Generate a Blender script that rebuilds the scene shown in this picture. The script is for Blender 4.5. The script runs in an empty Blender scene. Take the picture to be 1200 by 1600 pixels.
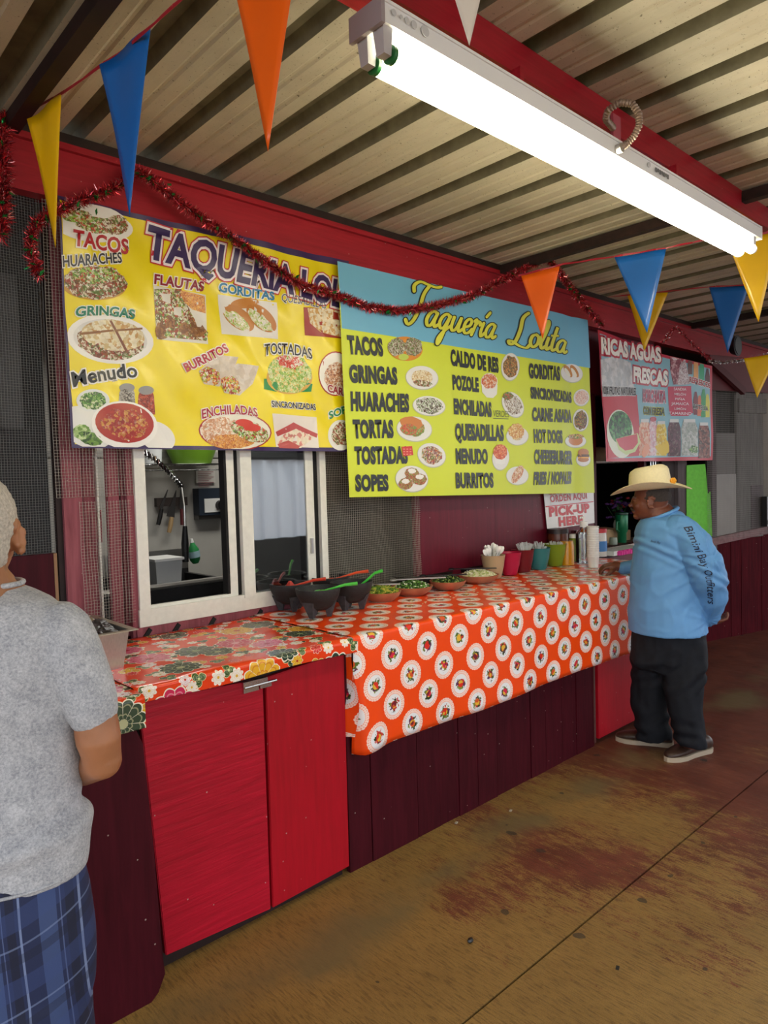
import bpy, bmesh, math, random
import numpy as np
from mathutils import Vector, Matrix, noise
from mathutils.bvhtree import BVHTree
random.seed(7)
D = bpy.data
COL = bpy.context.scene.collection
SC = bpy.context.scene
# ------------------------------------------------------------------ camera, sky, light, exposure
YAW, PITCH, ROLL, FPX = .7460, .0442, .0288, 1097.
FW = Vector((math.sin(YAW)*math.cos(PITCH), math.cos(YAW)*math.cos(PITCH), -math.sin(PITCH)))
_rt = Vector((math.cos(YAW), -math.sin(YAW), 0)); _dn = FW.cross(_rt)
RX = math.cos(ROLL)*_rt + math.sin(ROLL)*_dn
DN = -math.sin(ROLL)*_rt + math.cos(ROLL)*_dn
CAM = Vector((0, 0, 1.65))
cd = D.cameras.new('camera'); co = D.objects.new('camera', cd); COL.objects.link(co)
cd.sensor_fit = 'HORIZONTAL'; cd.sensor_width = 36; cd.lens = FPX/1200*36; cd.clip_start = .02
Mx = Matrix.Identity(4)
for i in range(3):
    Mx[i][0] = RX[i]; Mx[i][1] = -DN[i]; Mx[i][2] = -FW[i]; Mx[i][3] = CAM[i]
co.matrix_world = Mx
SC.camera = co
w = D.worlds.new('sky'); SC.world = w; w.use_nodes = True
bg = w.node_tree.nodes['Background']; bg.inputs[0].default_value = (.90, .95, 1.0, 1); bg.inputs[1].default_value = 2.5
sun = D.lights.new('sun', 'SUN'); sun.energy = 3.0; sun.angle = math.radians(8); sun.color = (1, .95, .86)
so = D.objects.new('sun', sun); COL.objects.link(so)
so.rotation_euler = Vector((-.35, .25, -.9)).to_track_quat('-Z', 'Y').to_euler(); so.location = (3, -6, 8)
kl = D.lights.new('kitchen_fill', 'AREA'); kl.shape = 'RECTANGLE'; kl.size = 1.2; kl.size_y = .3; kl.energy = 17; kl.color = (1, .97, .9)
ko = D.objects.new('kitchen_fill', kl); COL.objects.link(ko); ko.location = (2.4, 3.9, 2.5)  # unseen fill light added to brighten the kitchen interior
SC.view_settings.view_transform = 'Standard'; SC.view_settings.look = 'None'
SC.view_settings.exposure = 0.0; SC.view_settings.gamma = 1; SC.view_settings.use_curve_mapping = False

def at(px, py, **k):            # where the line of sight through a pixel meets a plane x=, y= or z=
    d = FW*FPX + RX*(px-600) + DN*(py-800)
    (a, v), = k.items(); i = 'xyz'.index(a)
    return CAM + d*((v-CAM[i])/d[i])
def dep(px, py, t):             # ... or reaches depth t
    return CAM + FW*t + RX*((px-600)/FPX*t) + DN*((py-800)/FPX*t)

# ------------------------------------------------------------------ materials
def lin(c):
    if isinstance(c, str): c = tuple(int(c[i:i+2], 16)/255 for i in (0, 2, 4))
    return tuple(x/12.92 if x <= .04045 else ((x+.055)/1.055)**2.4 for x in c) + (1,)
class NT:
    def __init__(s, name):
        s.m = D.materials.new(name); s.m.use_nodes = True; s.t = s.m.node_tree
        s.b = s.t.nodes['Principled BSDF']; s.tc = s.t.nodes.new('ShaderNodeTexCoord')
    def n(s, ty, **k):
        x = s.t.nodes.new('ShaderNode'+ty)
        for a, v in k.items(): setattr(x, a, v)
        return x
    def l(s, a, b): s.t.links.new(a, b)
    def inp(s, sock, v):
        if isinstance(v, (int, float)): sock.default_value = v
        elif isinstance(v, tuple): sock.default_value = v
        else: s.l(v, sock)
    def math(s, op, a, b=0., c=0.):
        x = s.n('Math', operation=op); s.inp(x.inputs[0], a); s.inp(x.inputs[1], b); s.inp(x.inputs[2], c); return x.outputs[0]
    def coord(s, scale=(1, 1, 1), kind='Object', rot=(0, 0, 0), loc=(0, 0, 0)):
        x = s.n('Mapping'); s.l(s.tc.outputs[kind], x.inputs[0]); x.inputs['Scale'].default_value = scale
        x.inputs['Rotation'].default_value = rot; x.inputs['Location'].default_value = loc; return x.outputs[0]
    def noise(s, scale, detail=3, vec=None, rough=.5, dist=0):
        x = s.n('TexNoise'); x.inputs['Scale'].default_value = scale; x.inputs['Detail'].default_value = detail
        x.inputs['Roughness'].default_value = rough; x.inputs['Distortion'].default_value = dist
        s.l(vec if vec is not None else s.tc.outputs['Object'], x.inputs['Vector']); return x.outputs['Fac']
    def ramp(s, f, stops, mode='LINEAR'):
        x = s.n('ValToRGB'); x.color_ramp.interpolation = mode; e = x.color_ramp.elements
        while len(e) < len(stops): e.new(.5)
        for i, (p, c) in enumerate(stops): e[i].position = p; e[i].color = c if len(c) == 4 and not isinstance(c, str) else lin(c)
        s.l(f, x.inputs[0]); return x.outputs[0]
    def mix(s, f, a, b, mode='MIX'):
        x = s.n('Mix', data_type='RGBA', blend_type=mode); s.inp(x.inputs[0], f); s.inp(x.inputs[6], a); s.inp(x.inputs[7], b); return x.outputs[2]
    def bump(s, h, st=.3, dist=.01):
        x = s.n('Bump'); x.inputs['Strength'].default_value = st; x.inputs['Distance'].default_value = dist
        s.l(h, x.inputs['Height']); s.l(x.outputs[0], s.b.inputs['Normal'])
    def fin(s, color=None, rough=.6, metal=0., spec=None, coat=0.):
        if color is not None: s.inp(s.b.inputs['Base Color'], color)
        s.inp(s.b.inputs['Roughness'], rough); s.b.inputs['Metallic'].default_value = metal
        if spec is not None: s.b.inputs['Specular IOR Level'].default_value = spec
        if coat: s.b.inputs['Coat Weight'].default_value = coat; s.b.inputs['Coat Roughness'].default_value = .12
        return s.m
def plain(name, c, rough=.5, metal=0., var=.0, scale=8, bump=0., spec=None, coat=0., sc3=(1, 1, 1)):
    t = NT(name); c = lin(c)
    if var or bump:
        v = t.coord(sc3); f = t.noise(scale, 4, v, .6)
        if var: d = tuple(x*(1-var) for x in c[:3])+(1,); e = tuple(min(1, x*(1+var)) for x in c[:3])+(1,); col = t.ramp(f, [(.3, d), (.7, e)])
        else: col = c
        if bump: t.bump(f, bump, .004)
    else: col = c
    return t.fin(col, rough, metal, spec, coat)
def painted_wood(name, c, c2, vertical=True, rough=.45, worn=.0, wornc='9a7a72', st=.25, spec=.3):
    t = NT(name); sv = (14, 14, 1.2) if vertical else (1.4, 14, 22)
    v = t.coord(sv, rot=(0, 0 if vertical else .16, 0)); f = t.noise(3, 5, v, .62, .4); g = t.noise(1.6, 3)
    f2 = t.math('ADD', t.math('MULTIPLY', f, .65), t.math('MULTIPLY', g, .35))
    col = t.ramp(f2, [(.36, c2), (.6, c)])
    if worn:
        h = t.noise(9, 6, t.coord((1, 1, .25)), .7); col = t.mix(t.ramp(h, [(1-worn-.08, '000000'), (1-worn+.04, 'ffffff')]), col, lin(wornc))
    sp = t.n('TexVoronoi'); sp.inputs['Scale'].default_value = 16; t.l(t.tc.outputs['Object'], sp.inputs['Vector'])
    col = t.mix(t.math('MULTIPLY', t.math('LESS_THAN', sp.outputs['Distance'], .045), .55), col, lin('c8b8b0'))
    t.bump(f, st, .004)
    return t.fin(col, rough, 0, spec)
M = {}
M['fascia'] = painted_wood('red_painted_steel', 'a3202e', '8c1824', False, .38, .0, st=.05)
M['darksteel'] = plain('dark_steel', '24100f', .6, .2, .4, 12)
M['rust'] = plain('rusty_iron', '2c1a15', .75, .2, .5, 20, .3)
M['maroon'] = painted_wood('maroon_boards', '46101b', '360b14', True, .5, st=.15, spec=.12)
M['maroonwall'] = painted_wood('maroon_wall_panel', '661226', '570e1f', True, .45, st=.08)
M['red'] = painted_wood('red_plywood_streaked', 'b8112c', '9a0a20', False, .42, .0, st=.35)
M['red2'] = painted_wood('red_plywood', 'ae0a20', '9a0819', True, .45, st=.1)
M['oldred'] = painted_wood('weathered_red_board', '93505a', '773a44', True, .7, .28, '6b4b45', .5)
M['dado'] = painted_wood('dado_boards', '54101a', '3c0a12', True, .75, spec=.06, worn=.06, wornc='8a6a66')
M['white'] = plain('white_frame_paint', 'dddcd4', .5, 0, .06, 30, .15)
M['black'] = plain('black_gap', '0c0a0b', .8)
M['grey_wall'] = plain('kitchen_wall', 'b9b6ae', .6, 0, .08, 3)
M['steel'] = plain('brushed_steel', 'b8b4b0', .32, .9, .12, 30, .1, sc3=(20, 20, 1))
M['chrome'] = plain('chrome', 'd8d8d8', .15, 1.)
M['wire'] = plain('galvanised_wire', 'aaa498', .5, .3)
M['screenwire'] = plain('grey_screen_wire', '6e7070', .6, .2)
M['whitep'] = plain('white_plastic', 'eeeeea', .35)
M['clearp'] = plain('translucent_plastic', 'cfd2d2', .25)
M['blackp'] = plain('black_plastic', '141416', .4)
M['stone'] = plain('black_stone', '1c1b1d', .62, 0, .35, 60, .5)
M['stonefoot'] = plain('grey_stone_foot', '3b3d42', .6, 0, .3, 60, .5)
M['clay'] = plain('clay', 'ad6a4c', .6, 0, .15, 20, .15)
def glassm(name, tint=(1, 1, 1, 1), rough=0.):
    t = NT(name); t.b.inputs['Transmission Weight'].default_value = 1; t.b.inputs['IOR'].default_value = 1.45
    return t.fin(tint, rough)
M['knock'] = plain('knockout_grey', 'c0c2c6', .5)
M['blade'] = plain('knife_steel', '5c5a5a', .3, .6)
M['glass'] = glassm('clear_glass')
def thin_glass(name, tint, refl):
    t = NT(name); tr = t.n('BsdfTransparent'); tr.inputs[0].default_value = tint
    gl = t.n('BsdfGlossy'); gl.inputs['Roughness'].default_value = .02; gl.inputs[0].default_value = (1, 1, 1, 1)
    fr = t.n('Fresnel'); fr.inputs[0].default_value = 1.6
    mx = t.n('MixShader'); t.l(t.math('MULTIPLY_ADD', fr.outputs[0], 1.0, refl), mx.inputs[0]); t.l(tr.outputs[0], mx.inputs[1]); t.l(gl.outputs[0], mx.inputs[2])
    t.l(mx.outputs[0], t.t.nodes['Material Output'].inputs[0]); return t.m
M['pane'] = thin_glass('window_glass', (.5, .53, .55, 1), .22)
M['jarglass'] = thin_glass('jar_glass', (.9, .93, .93, 1), .06)
def floor_mat():
    t = NT('worn_painted_concrete')
    n1 = t.noise(.9, 4, None, .6); n2 = t.noise(6, 6, t.coord((3.2, .7, 1)), .68); n3 = t.noise(60, 4, t.coord((2.6, .35, 1)), .7)
    n5 = t.noise(170, 2, None, .6)
    f = t.math('ADD', t.math('MULTIPLY', n1, .40), t.math('ADD', t.math('MULTIPLY', n2, .22), t.math('ADD', t.math('MULTIPLY', n3, .24), t.math('MULTIPLY', n5, .14))))
    # old red paint is worn away to ochre concrete; it survives better far along the counter
    sx = t.n('SeparateXYZ'); t.l(t.tc.outputs['Object'], sx.inputs[0])
    grad = t.math('MULTIPLY', t.math('SUBTRACT', sx.outputs[0], 3.1), .055)
    f = t.math('ADD', f, t.math('MINIMUM', grad, .14))
    f = t.math('ADD', f, .032)
    ochre = t.ramp(t.noise(3, 5, None, .7), [(.3, '94733a'), (.7, 'b48f4e')])
    ochre = t.mix(t.math('MULTIPLY', n3, .9), ochre, lin('7a5c30'))
    red = t.ramp(t.noise(5, 5), [(.3, '602a1c'), (.7, '7d4230')])
    col = t.mix(t.ramp(f, [(.505, '000000'), (.545, 'ffffff')]), ochre, red)
    streak = t.noise(30, 5, t.coord((5, .45, 1)), .75); col = t.mix(t.ramp(streak, [(.50, '000000'), (.60, 'ffffff')]), col, t.mix(.5, col, lin('38200f')))
    grit = t.noise(330, 2, None, .7); col = t.mix(t.ramp(grit, [(.5, '000000'), (.68, 'ffffff')]), col, t.mix(.4, col, lin('241a10')))
    # grey worn strip in front of the boards
    gs = t.math('SUBTRACT', 1, t.math('MULTIPLY', t.math('ABSOLUTE', t.math('SUBTRACT', sx.outputs[1], t.math('MULTIPLY_ADD', n1, .5, 1.72))), 5.5))
    g2 = t.math('MULTIPLY', t.math('MAXIMUM', gs, 0), t.ramp(t.noise(2.2, 3), [(.42, '000000'), (.6, 'ffffff')]))
    col = t.mix(t.math('MINIMUM', t.math('MULTIPLY', g2, 1.1), .8), col, lin('6f6140'))
    # trodden-in gum spots
    vo = t.n('TexVoronoi'); vo.voronoi_dimensions = '2D'; vo.inputs['Scale'].default_value = 2.7
    dv = t.n('VectorMath', operation='ADD'); nz = t.n('TexNoise'); nz.inputs['Scale'].default_value = 14; sc = t.n('VectorMath', operation='SCALE'); sc.inputs['Scale'].default_value = .05
    t.l(t.tc.outputs['Object'], nz.inputs['Vector']); t.l(nz.outputs['Color'], sc.inputs[0]); t.l(sc.outputs[0], dv.inputs[0]); t.l(t.tc.outputs['Object'], dv.inputs[1]); t.l(dv.outputs[0], vo.inputs['Vector'])
    sc2 = t.n('SeparateColor'); t.l(vo.outputs['Color'], sc2.inputs[0])
    rad = t.math('MULTIPLY_ADD', sc2.outputs[0], .045, .012)
    spot = t.math('MULTIPLY', t.math('LESS_THAN', vo.outputs['Distance'], rad), t.math('GREATER_THAN', sc2.outputs[1], .35))
    col = t.mix(t.math('MULTIPLY', spot, .8), col, lin('2f2a24'))
    t.bump(t.math('ADD', n3, t.math('MULTIPLY', n5, .4)), .55, .006)
    return t.fin(col, t.math('MULTIPLY_ADD', n2, .35, .38), 0, .4)
M['floor'] = floor_mat()
def roof_mat():
    t = NT('stained_roof_sheet'); a = t.noise(1.1, 5, None, .6); b = t.noise(40, 4, t.coord((2, .25, 1)), .7); c = t.noise(75, 3, None, .8)
    col = t.ramp(a, [(.35, 'aaa392'), (.65, 'd0c9b6')])
    col = t.mix(t.math('MULTIPLY', b, .18), col, lin('77705f'))
    col = t.mix(t.ramp(c, [(.62, '000000'), (.70, 'ffffff')]), col, lin('4d4538'))
    t.bump(b, .15, .004); return t.fin(col, .6)
M['roof'] = roof_mat()
M['roofrib'] = plain('shaded_roof_rib', '67624f', .75, 0, .25, 14)  # darker rib colour paints in the shade of the recesses
def doily_cloth():
    t = NT('orange_oilcloth_with_medallions')
    uv = t.n('SeparateXYZ'); t.l(t.tc.outputs['UV'], uv.inputs[0]); X, Y = uv.outputs[0], uv.outputs[1]
    PX, PY = .2215, .2185
    def lat(ox, oy):
        a = t.math('DIVIDE', t.math('ADD', X, ox*PX), PX); b = t.math('DIVIDE', t.math('ADD', Y, oy*PY), PY)
        fa = t.math('SUBTRACT', t.math('FRACT', a), .5); fb = t.math('SUBTRACT', t.math('FRACT', b), .5)
        d = t.math('SQRT', t.math('ADD', t.math('MULTIPLY', fa, fa), t.math('MULTIPLY', fb, fb)))
        an = t.math('ARCTAN2', fb, fa); idn = t.math('ADD', t.math('FLOOR', a), t.math('MULTIPLY', t.math('FLOOR', b), 1.7+ox))
        return d, an, idn
    d1, a1, i1 = lat(10, 10); d2, a2, i2 = lat(10.5, 10.5)
    pick = t.math('LESS_THAN', d2, d1); d = t.math('MINIMUM', d1, d2)
    an = t.math('ADD', t.math('MULTIPLY', a2, pick), t.math('MULTIPLY', a1, t.math('SUBTRACT', 1, pick)))
    idn = t.math('ADD', t.math('MULTIPLY', i2, pick), t.math('MULTIPLY', i1, t.math('SUBTRACT', 1, pick)))
    sc = t.math('MULTIPLY', t.math('ABSOLUTE', t.math('SINE', t.math('MULTIPLY', an, 12))), .012)
    R = t.math("ADD", sc, .283)
    ins = t.math('LESS_THAN', d, R); core = t.math('LESS_THAN', d, .205)
    lace = t.math('GREATER_THAN', t.math('SINE', t.math('MULTIPLY', an, 36)), .1)
    lace2 = t.math('GREATER_THAN', t.math('SINE', t.math('MULTIPLY', d, 150)), -.1)
    col = t.mix(ins, lin('f64c10'), t.mix(t.math('MULTIPLY', t.math('MAXIMUM', t.math('MULTIPLY', lace, lace2), .25), .75), lin('ffeee6'), lin('f07a50')))
    col = t.mix(core, col, lin('efeef2'))
    # fruit cluster: blobs of colour near the centre
    vo = t.n('TexVoronoi'); vo.voronoi_dimensions = '2D'; vo.inputs['Scale'].default_value = 62; t.l(t.tc.outputs['UV'], vo.inputs['Vector'])
    cs = t.n('SeparateColor'); t.l(vo.outputs['Color'], cs.inputs[0])
    nz = t.n('TexNoise'); nz.inputs['Scale'].default_value = 70; t.l(t.tc.outputs['UV'], nz.inputs['Vector'])
    edge = t.math('ADD', t.math('MULTIPLY', t.math('SUBTRACT', nz.outputs['Fac'], .5), .28), .125)
    nz2 = t.math('FRACT', t.math('MULTIPLY', idn, .618))
    near = t.math('LESS_THAN', d, .075)
    leaf = t.ramp(cs.outputs[0], [(0, '4f6a2a'), (.22, '2d3a1e'), (.42, 'c8352a'), (.55, '7d8a38'), (.72, '61305c'), (.85, 'efeef2')], 'CONSTANT')
    fr = t.ramp(nz2, [(0, 'd8284a'), (.34, 'd9562a'), (.67, 'e0331f')], 'CONSTANT')
    fr = t.mix(t.math('GREATER_THAN', cs.outputs[1], .66), fr, lin('e8b63a'))
    fr = t.mix(t.math('LESS_THAN', cs.outputs[1], .16), fr, lin('7c2030'))
    fc = t.mix(near, leaf, fr)
    col = t.mix(t.math('LESS_THAN', d, edge), col, fc)
    w = t.noise(5, 2); t.bump(w, .25, .02)
    return t.fin(col, .28, 0, .35, .12)
M['doily'] = doily_cloth()
def flower_cloth():
    t = NT('orange_oilcloth_with_flowers')
    nz = t.n('TexNoise'); nz.inputs['Scale'].default_value = 34; t.l(t.tc.outputs['UV'], nz.inputs['Vector'])
    sc = t.n('VectorMath', operation='SCALE'); sc.inputs['Scale'].default_value = .03; t.l(nz.outputs['Color'], sc.inputs[0])
    ad = t.n('VectorMath', operation='ADD'); t.l(sc.outputs[0], ad.inputs[0]); t.l(t.tc.outputs['UV'], ad.inputs[1])
    def lay(scale, off, R0, pal, col, rim, npet, deep, inner):
        mp = t.n('Mapping'); mp.inputs['Location'].default_value = (off, off*.7, 0); t.l(t.tc.outputs['UV'], mp.inputs[0])
        vo = t.n('TexVoronoi'); vo.voronoi_dimensions = '2D'; vo.inputs['Scale'].default_value = scale; vo.inputs['Randomness'].default_value = .75; t.l(mp.outputs[0], vo.inputs['Vector'])
        cs = t.n('SeparateColor'); t.l(vo.outputs['Color'], cs.inputs[0])
        df = t.n('VectorMath', operation='SUBTRACT'); t.l(mp.outputs[0], df.inputs[0]); t.l(vo.outputs['Position'], df.inputs[1]); xy = t.n('SeparateXYZ'); t.l(df.outputs[0], xy.inputs[0])
        an = t.math('ADD', t.math('ARCTAN2', xy.outputs[1], xy.outputs[0]), t.math('MULTIPLY', cs.outputs[1], 6.28)); d = vo.outputs['Distance']
        pet = t.math('ABSOLUTE', t.math('COSINE', t.math('MULTIPLY', an, npet/2)))
        sz = t.math('MULTIPLY', t.math('MULTIPLY_ADD', cs.outputs[2], .35, .75), t.math('MULTIPLY_ADD', pet, R0*deep, R0*(1-deep)))
        p = t.ramp(cs.outputs[0], pal, 'CONSTANT'); q = t.ramp(cs.outputs[0], inner, 'CONSTANT')
        vein = t.math('LESS_THAN', pet, .10); p = t.mix(t.math('MULTIPLY', vein, .8), p, lin(rim)); ring = t.math('LESS_THAN', t.math('FRACT', t.math('MULTIPLY', t.math('DIVIDE', d, sz), 2.6)), .16); p = t.mix(t.math('MULTIPLY', ring, .6), p, q)
        p = t.mix(t.math('LESS_THAN', d, t.math('MULTIPLY', sz, .22)), p, q)
        col = t.mix(t.math('LESS_THAN', d, t.math('ADD', sz, .022)), col, lin(rim))
        return t.mix(t.math('LESS_THAN', d, sz), col, p)
    col = lin('e84012')
    col = lay(9, 5.3, .30, [(0, '3f5a34'), (.5, '2f4636'), (.8, 'd8a030')], col, 'f0dca8', 3, .55, [(0, 'c8d090'), (.5, '8aa070')])
    col = lay(12, .3, .30, [(0, 'f4ece4'), (.4, 'e8b82c'), (.6, 'd83a3c'), (.75, 'f0e0e4')], col, 'f6e6cc', 8, .30, [(0, 'e0b040'), (.4, 'b83020')])
    col = lay(4.6, 3.1, .36, [(0, 'cf2a58'), (.28, '2a3f34'), (.5, 'e06a8c'), (.62, '3a4c3a'), (.80, 'e8b030')], col, 'f4ecd8', 11, .16, [(0, 'f0a0b0'), (.28, '8a9a70'), (.5, 'b81c40'), (.62, 'b8b890'), (.8, 'c85a20')])
    w = t.noise(7, 3); t.bump(w, .35, .02)
    return t.fin(col, .24, 0, .4, .2)
M['flower'] = flower_cloth()
_pc = {}
def pm(c, rough=.35, tag='print'):       # flat printed colour on vinyl
    if (c, tag) not in _pc: _pc[(c, tag)] = plain(tag+'_'+c, c, rough)
    return _pc[(c, tag)]
_fm = {}
def food(pal, scale=75):
    scale = scale*1.7
    k = (tuple(pal), scale)
    if k not in _fm:
        t = NT('printed_food_picture'); v = t.n('TexVoronoi'); v.inputs['Scale'].default_value = scale
        nz = t.n('TexNoise'); nz.inputs['Scale'].default_value = scale*.8; s1 = t.n('VectorMath', operation='SCALE'); s1.inputs['Scale'].default_value = .025
        a = t.n('VectorMath', operation='ADD'); t.l(t.tc.outputs['Object'], nz.inputs['Vector']); t.l(nz.outputs['Color'], s1.inputs[0]); t.l(s1.outputs[0], a.inputs[0]); t.l(t.tc.outputs['Object'], a.inputs[1]); t.l(a.outputs[0], v.inputs['Vector'])
        cs = t.n('SeparateColor'); t.l(v.outputs['Color'], cs.inputs[0])
        col = t.ramp(cs.outputs[0], [(i/len(pal), p) for i, p in enumerate(pal)], 'CONSTANT')
        f = t.noise(scale*.5, 4, None, .7); col = t.mix(t.ramp(f, [(.35, '000000'), (.75, '9a9a9a')]), col, lin('2e2014')); g = t.noise(scale*.8, 3); col = t.mix(t.ramp(g, [(.55, '000000'), (.8, '909090')]), col, lin('fff4e0'))
        _fm[k] = t.fin(col, .38)
    return _fm[k]
LETT = ['e8ecd8', '9bbf4a', 'd8d2a0', '5d8a2c', '7b4a28', 'c8452a']
MEAT = ['6b3a20', '8f5a30', 'd8cdb0', 'a03a24', 'e8e2d0', '5f7a30']
TORT = ['e8dcb8', 'f0e8cc', 'd8c08a', 'efe4c8', 'c89a5a']
RICE = ['d8882a', 'e8a83c', 'c8702a', 'efc070', 'b85a24']
SOUP = ['b02818', 'c83a20', '98200f', 'd8a050', 'a82a18']
GREEN = ['2f6a24', '4a8a30', '80b050', '244a1c', 'd0dcb0']

# ------------------------------------------------------------------ mesh builder
ORG = {}
class MB:
    def __init__(s): s.v = []; s.f = []; s.mi = []; s.cur = 0; s.uv = None
    def m(s, i): s.cur = i; return s
    def add(s, vs, fs):
        b = len(s.v); s.v += [Vector(p) for p in vs]; s.f += [tuple(b+i for i in f) for f in fs]; s.mi += [s.cur]*len(fs); return s
    def box(s, x0, x1, y0, y1, z0, z1):
        return s.add([(x, y, z) for z in (z0, z1) for y in (y0, y1) for x in (x0, x1)], [(0, 2, 3, 1), (4, 5, 7, 6), (0, 1, 5, 4), (2, 6, 7, 3), (0, 4, 6, 2), (1, 3, 7, 5)])
    def hexa(s, lo, hi):   # two quads (bottom ccw, top ccw)
        return s.add(list(lo)+list(hi), [(3, 2, 1, 0), (4, 5, 6, 7), (0, 1, 5, 4), (1, 2, 6, 5), (2, 3, 7, 6), (3, 0, 4, 7)])
    def obox(s, c, ax, ay, az):   # centre and three half vectors
        c, ax, ay, az = map(Vector, (c, ax, ay, az)); return s.add([c+i*ax+j*ay+k*az for k in (-1, 1) for j in (-1, 1) for i in (-1, 1)], [(0, 2, 3, 1), (4, 5, 7, 6), (0, 1, 5, 4), (2, 6, 7, 3), (0, 4, 6, 2), (1, 3, 7, 5)])
    def cyl(s, p0, p1, r0, r1=None, n=12, cap=True):
        p0, p1 = Vector(p0), Vector(p1); r1 = r0 if r1 is None else r1; d = (p1-p0).normalized(); a = d.orthogonal().normalized(); b = d.cross(a)
        vs = [p+(a*math.cos(t)+b*math.sin(t))*r for p, r in ((p0, r0), (p1, r1)) for t in [2*math.pi*i/n for i in range(n)]]
        fs = [(i, (i+1) % n, n+(i+1) % n, n+i) for i in range(n)]
        if cap: fs += [tuple(range(n-1, -1, -1)), tuple(range(n, 2*n))]
        return s.add(vs, fs)
    def tube(s, pts, r, n=8):
        pts = [Vector(p) for p in pts]; rr = r if isinstance(r, (list, tuple)) else [r]*len(pts); vs = []; a = None
        for i, p in enumerate(pts):
            d = (pts[min(i+1, len(pts)-1)]-pts[max(i-1, 0)]).normalized()
            a = d.orthogonal().normalized() if a is None else (a-d*a.dot(d)).normalized(); b = d.cross(a)
            vs += [p+(a*math.cos(2*math.pi*k/n)+b*math.sin(2*math.pi*k/n))*rr[i] for k in range(n)]
        fs = [(i*n+k, i*n+(k+1) % n, (i+1)*n+(k+1) % n, (i+1)*n+k) for i in range(len(pts)-1) for k in range(n)]
        fs += [tuple(range(n-1, -1, -1)), tuple((len(pts)-1)*n+k for k in range(n))]
        return s.add(vs, fs)
    def lathe(s, prof, c=(0, 0, 0), n=28, closed=False, flute=0, fl_n=0):
        c = Vector(c); vs = []
        for r, z in prof:
            for k in range(n):
                t = 2*math.pi*k/n; q = r*(1+flute*math.cos(fl_n*t)) if flute else r
                vs.append(c+Vector((q*math.cos(t), q*math.sin(t), z)))
        fs = [(i*n+k, i*n+(k+1) % n, (i+1)*n+(k+1) % n, (i+1)*n+k) for i in range(len(prof)-1) for k in range(n)]
        if not closed:
            if prof[0][0] > 1e-4: fs.append(tuple(range(n-1, -1, -1)))
            if prof[-1][0] > 1e-4: fs.append(tuple((len(prof)-1)*n+k for k in range(n)))
        return s.add(vs, fs)
    def ball(s, c, r, n=10, sc=(1, 1, 1), rot=None):
        m = n//2; vs = []; R = rot if rot is not None else Matrix.Identity(3)
        for i in range(m+1):
            a = math.pi*i/m
            for k in range(n):
                t = 2*math.pi*k/n; vs.append(Vector(c)+R @ Vector((r*sc[0]*math.sin(a)*math.cos(t), r*sc[1]*math.sin(a)*math.sin(t), -r*sc[2]*math.cos(a))))
        return s.add(vs, [(i*n+k, i*n+(k+1) % n, (i+1)*n+(k+1) % n, (i+1)*n+k) for i in range(m) for k in range(n)])
    def grid(s, fn, nu, nv):
        b = len(s.v); s.v += [Vector(fn(i/nu, j/nv)) for j in range(nv+1) for i in range(nu+1)]
        fs = [(b+j*(nu+1)+i, b+j*(nu+1)+i+1, b+(j+1)*(nu+1)+i+1, b+(j+1)*(nu+1)+i) for j in range(nv) for i in range(nu)]
        s.f += fs; s.mi += [s.cur]*len(fs); return s
    def build(s, name, mat, parent=None, smooth=False, uvs=None, merge=False, org=None):
        me = D.meshes.new(name)
        if parent is not None: o0 = ORG[parent.name]
        elif org is not None: o0 = Vector(org)
        else:
            xs = [p.x for p in s.v]; ys = [p.y for p in s.v]; o0 = Vector(((min(xs)+max(xs))/2, (min(ys)+max(ys))/2, min(p.z for p in s.v)))
        me.from_pydata([tuple(p-o0) for p in s.v], [], s.f)
        for m_ in (mat if isinstance(mat, (list, tuple)) else [mat]): me.materials.append(m_)
        if any(s.mi): me.polygons.foreach_set('material_index', s.mi)
        if uvs is not None:
            ul = me.uv_layers.new(name='UVMap')
            for lp in me.loops: ul.data[lp.index].uv = uvs(s.v[lp.vertex_index], lp.vertex_index)
        if merge:
            bm = bmesh.new(); bm.from_mesh(me); bmesh.ops.remove_doubles(bm, verts=bm.verts, dist=1e-5); bm.to_mesh(me); bm.free()
        if smooth:
            me.polygons.foreach_set('use_smooth', [True]*len(me.polygons))
            if smooth != 'all': me.set_sharp_from_angle(angle=math.radians(40))
        o = D.objects.new(name, me); COL.objects.link(o)
        if parent is not None: o.parent = parent; ORG[o.name] = ORG[parent.name]
        else: o.location = o0; ORG[o.name] = o0
        return o
def tag(o, label, cat, group=None, kind=None):
    o['label'] = label; o['category'] = cat
    if group: o['group'] = group
    if kind: o['kind'] = kind
    return o
def thing(name, loc, label, cat, group=None, rz=0):
    o = D.objects.new(name, None); COL.objects.link(o); o.location = Vector(loc); o.rotation_euler = (0, 0, rz); o.empty_display_size = .1
    ORG[o.name] = Vector(loc); return tag(o, label, cat, group)
def struct(name, mb, mat, smooth=False, label=None, cat=None, **k):
    o = mb.build(name, mat, None, smooth, **k); o['kind'] = 'structure'
    if label: o['label'] = label; o['category'] = cat
    return o
def copy_tree(o, parent=None):
    c = o.copy(); COL.objects.link(c)
    if parent is not None: c.parent = parent
    ORG[c.name] = ORG.get(o.name, Vector((0, 0, 0)))
    for ch in list(o.children): copy_tree(ch, c)
    return c
def box_obj(name, mat, parent, *b): return MB().box(*b).build(name, mat, parent)

WY, FY, BY, ZC = 3.0, 2.93, 2.89, 3.06       # back wall, fascia face, banner, roof underside
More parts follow.
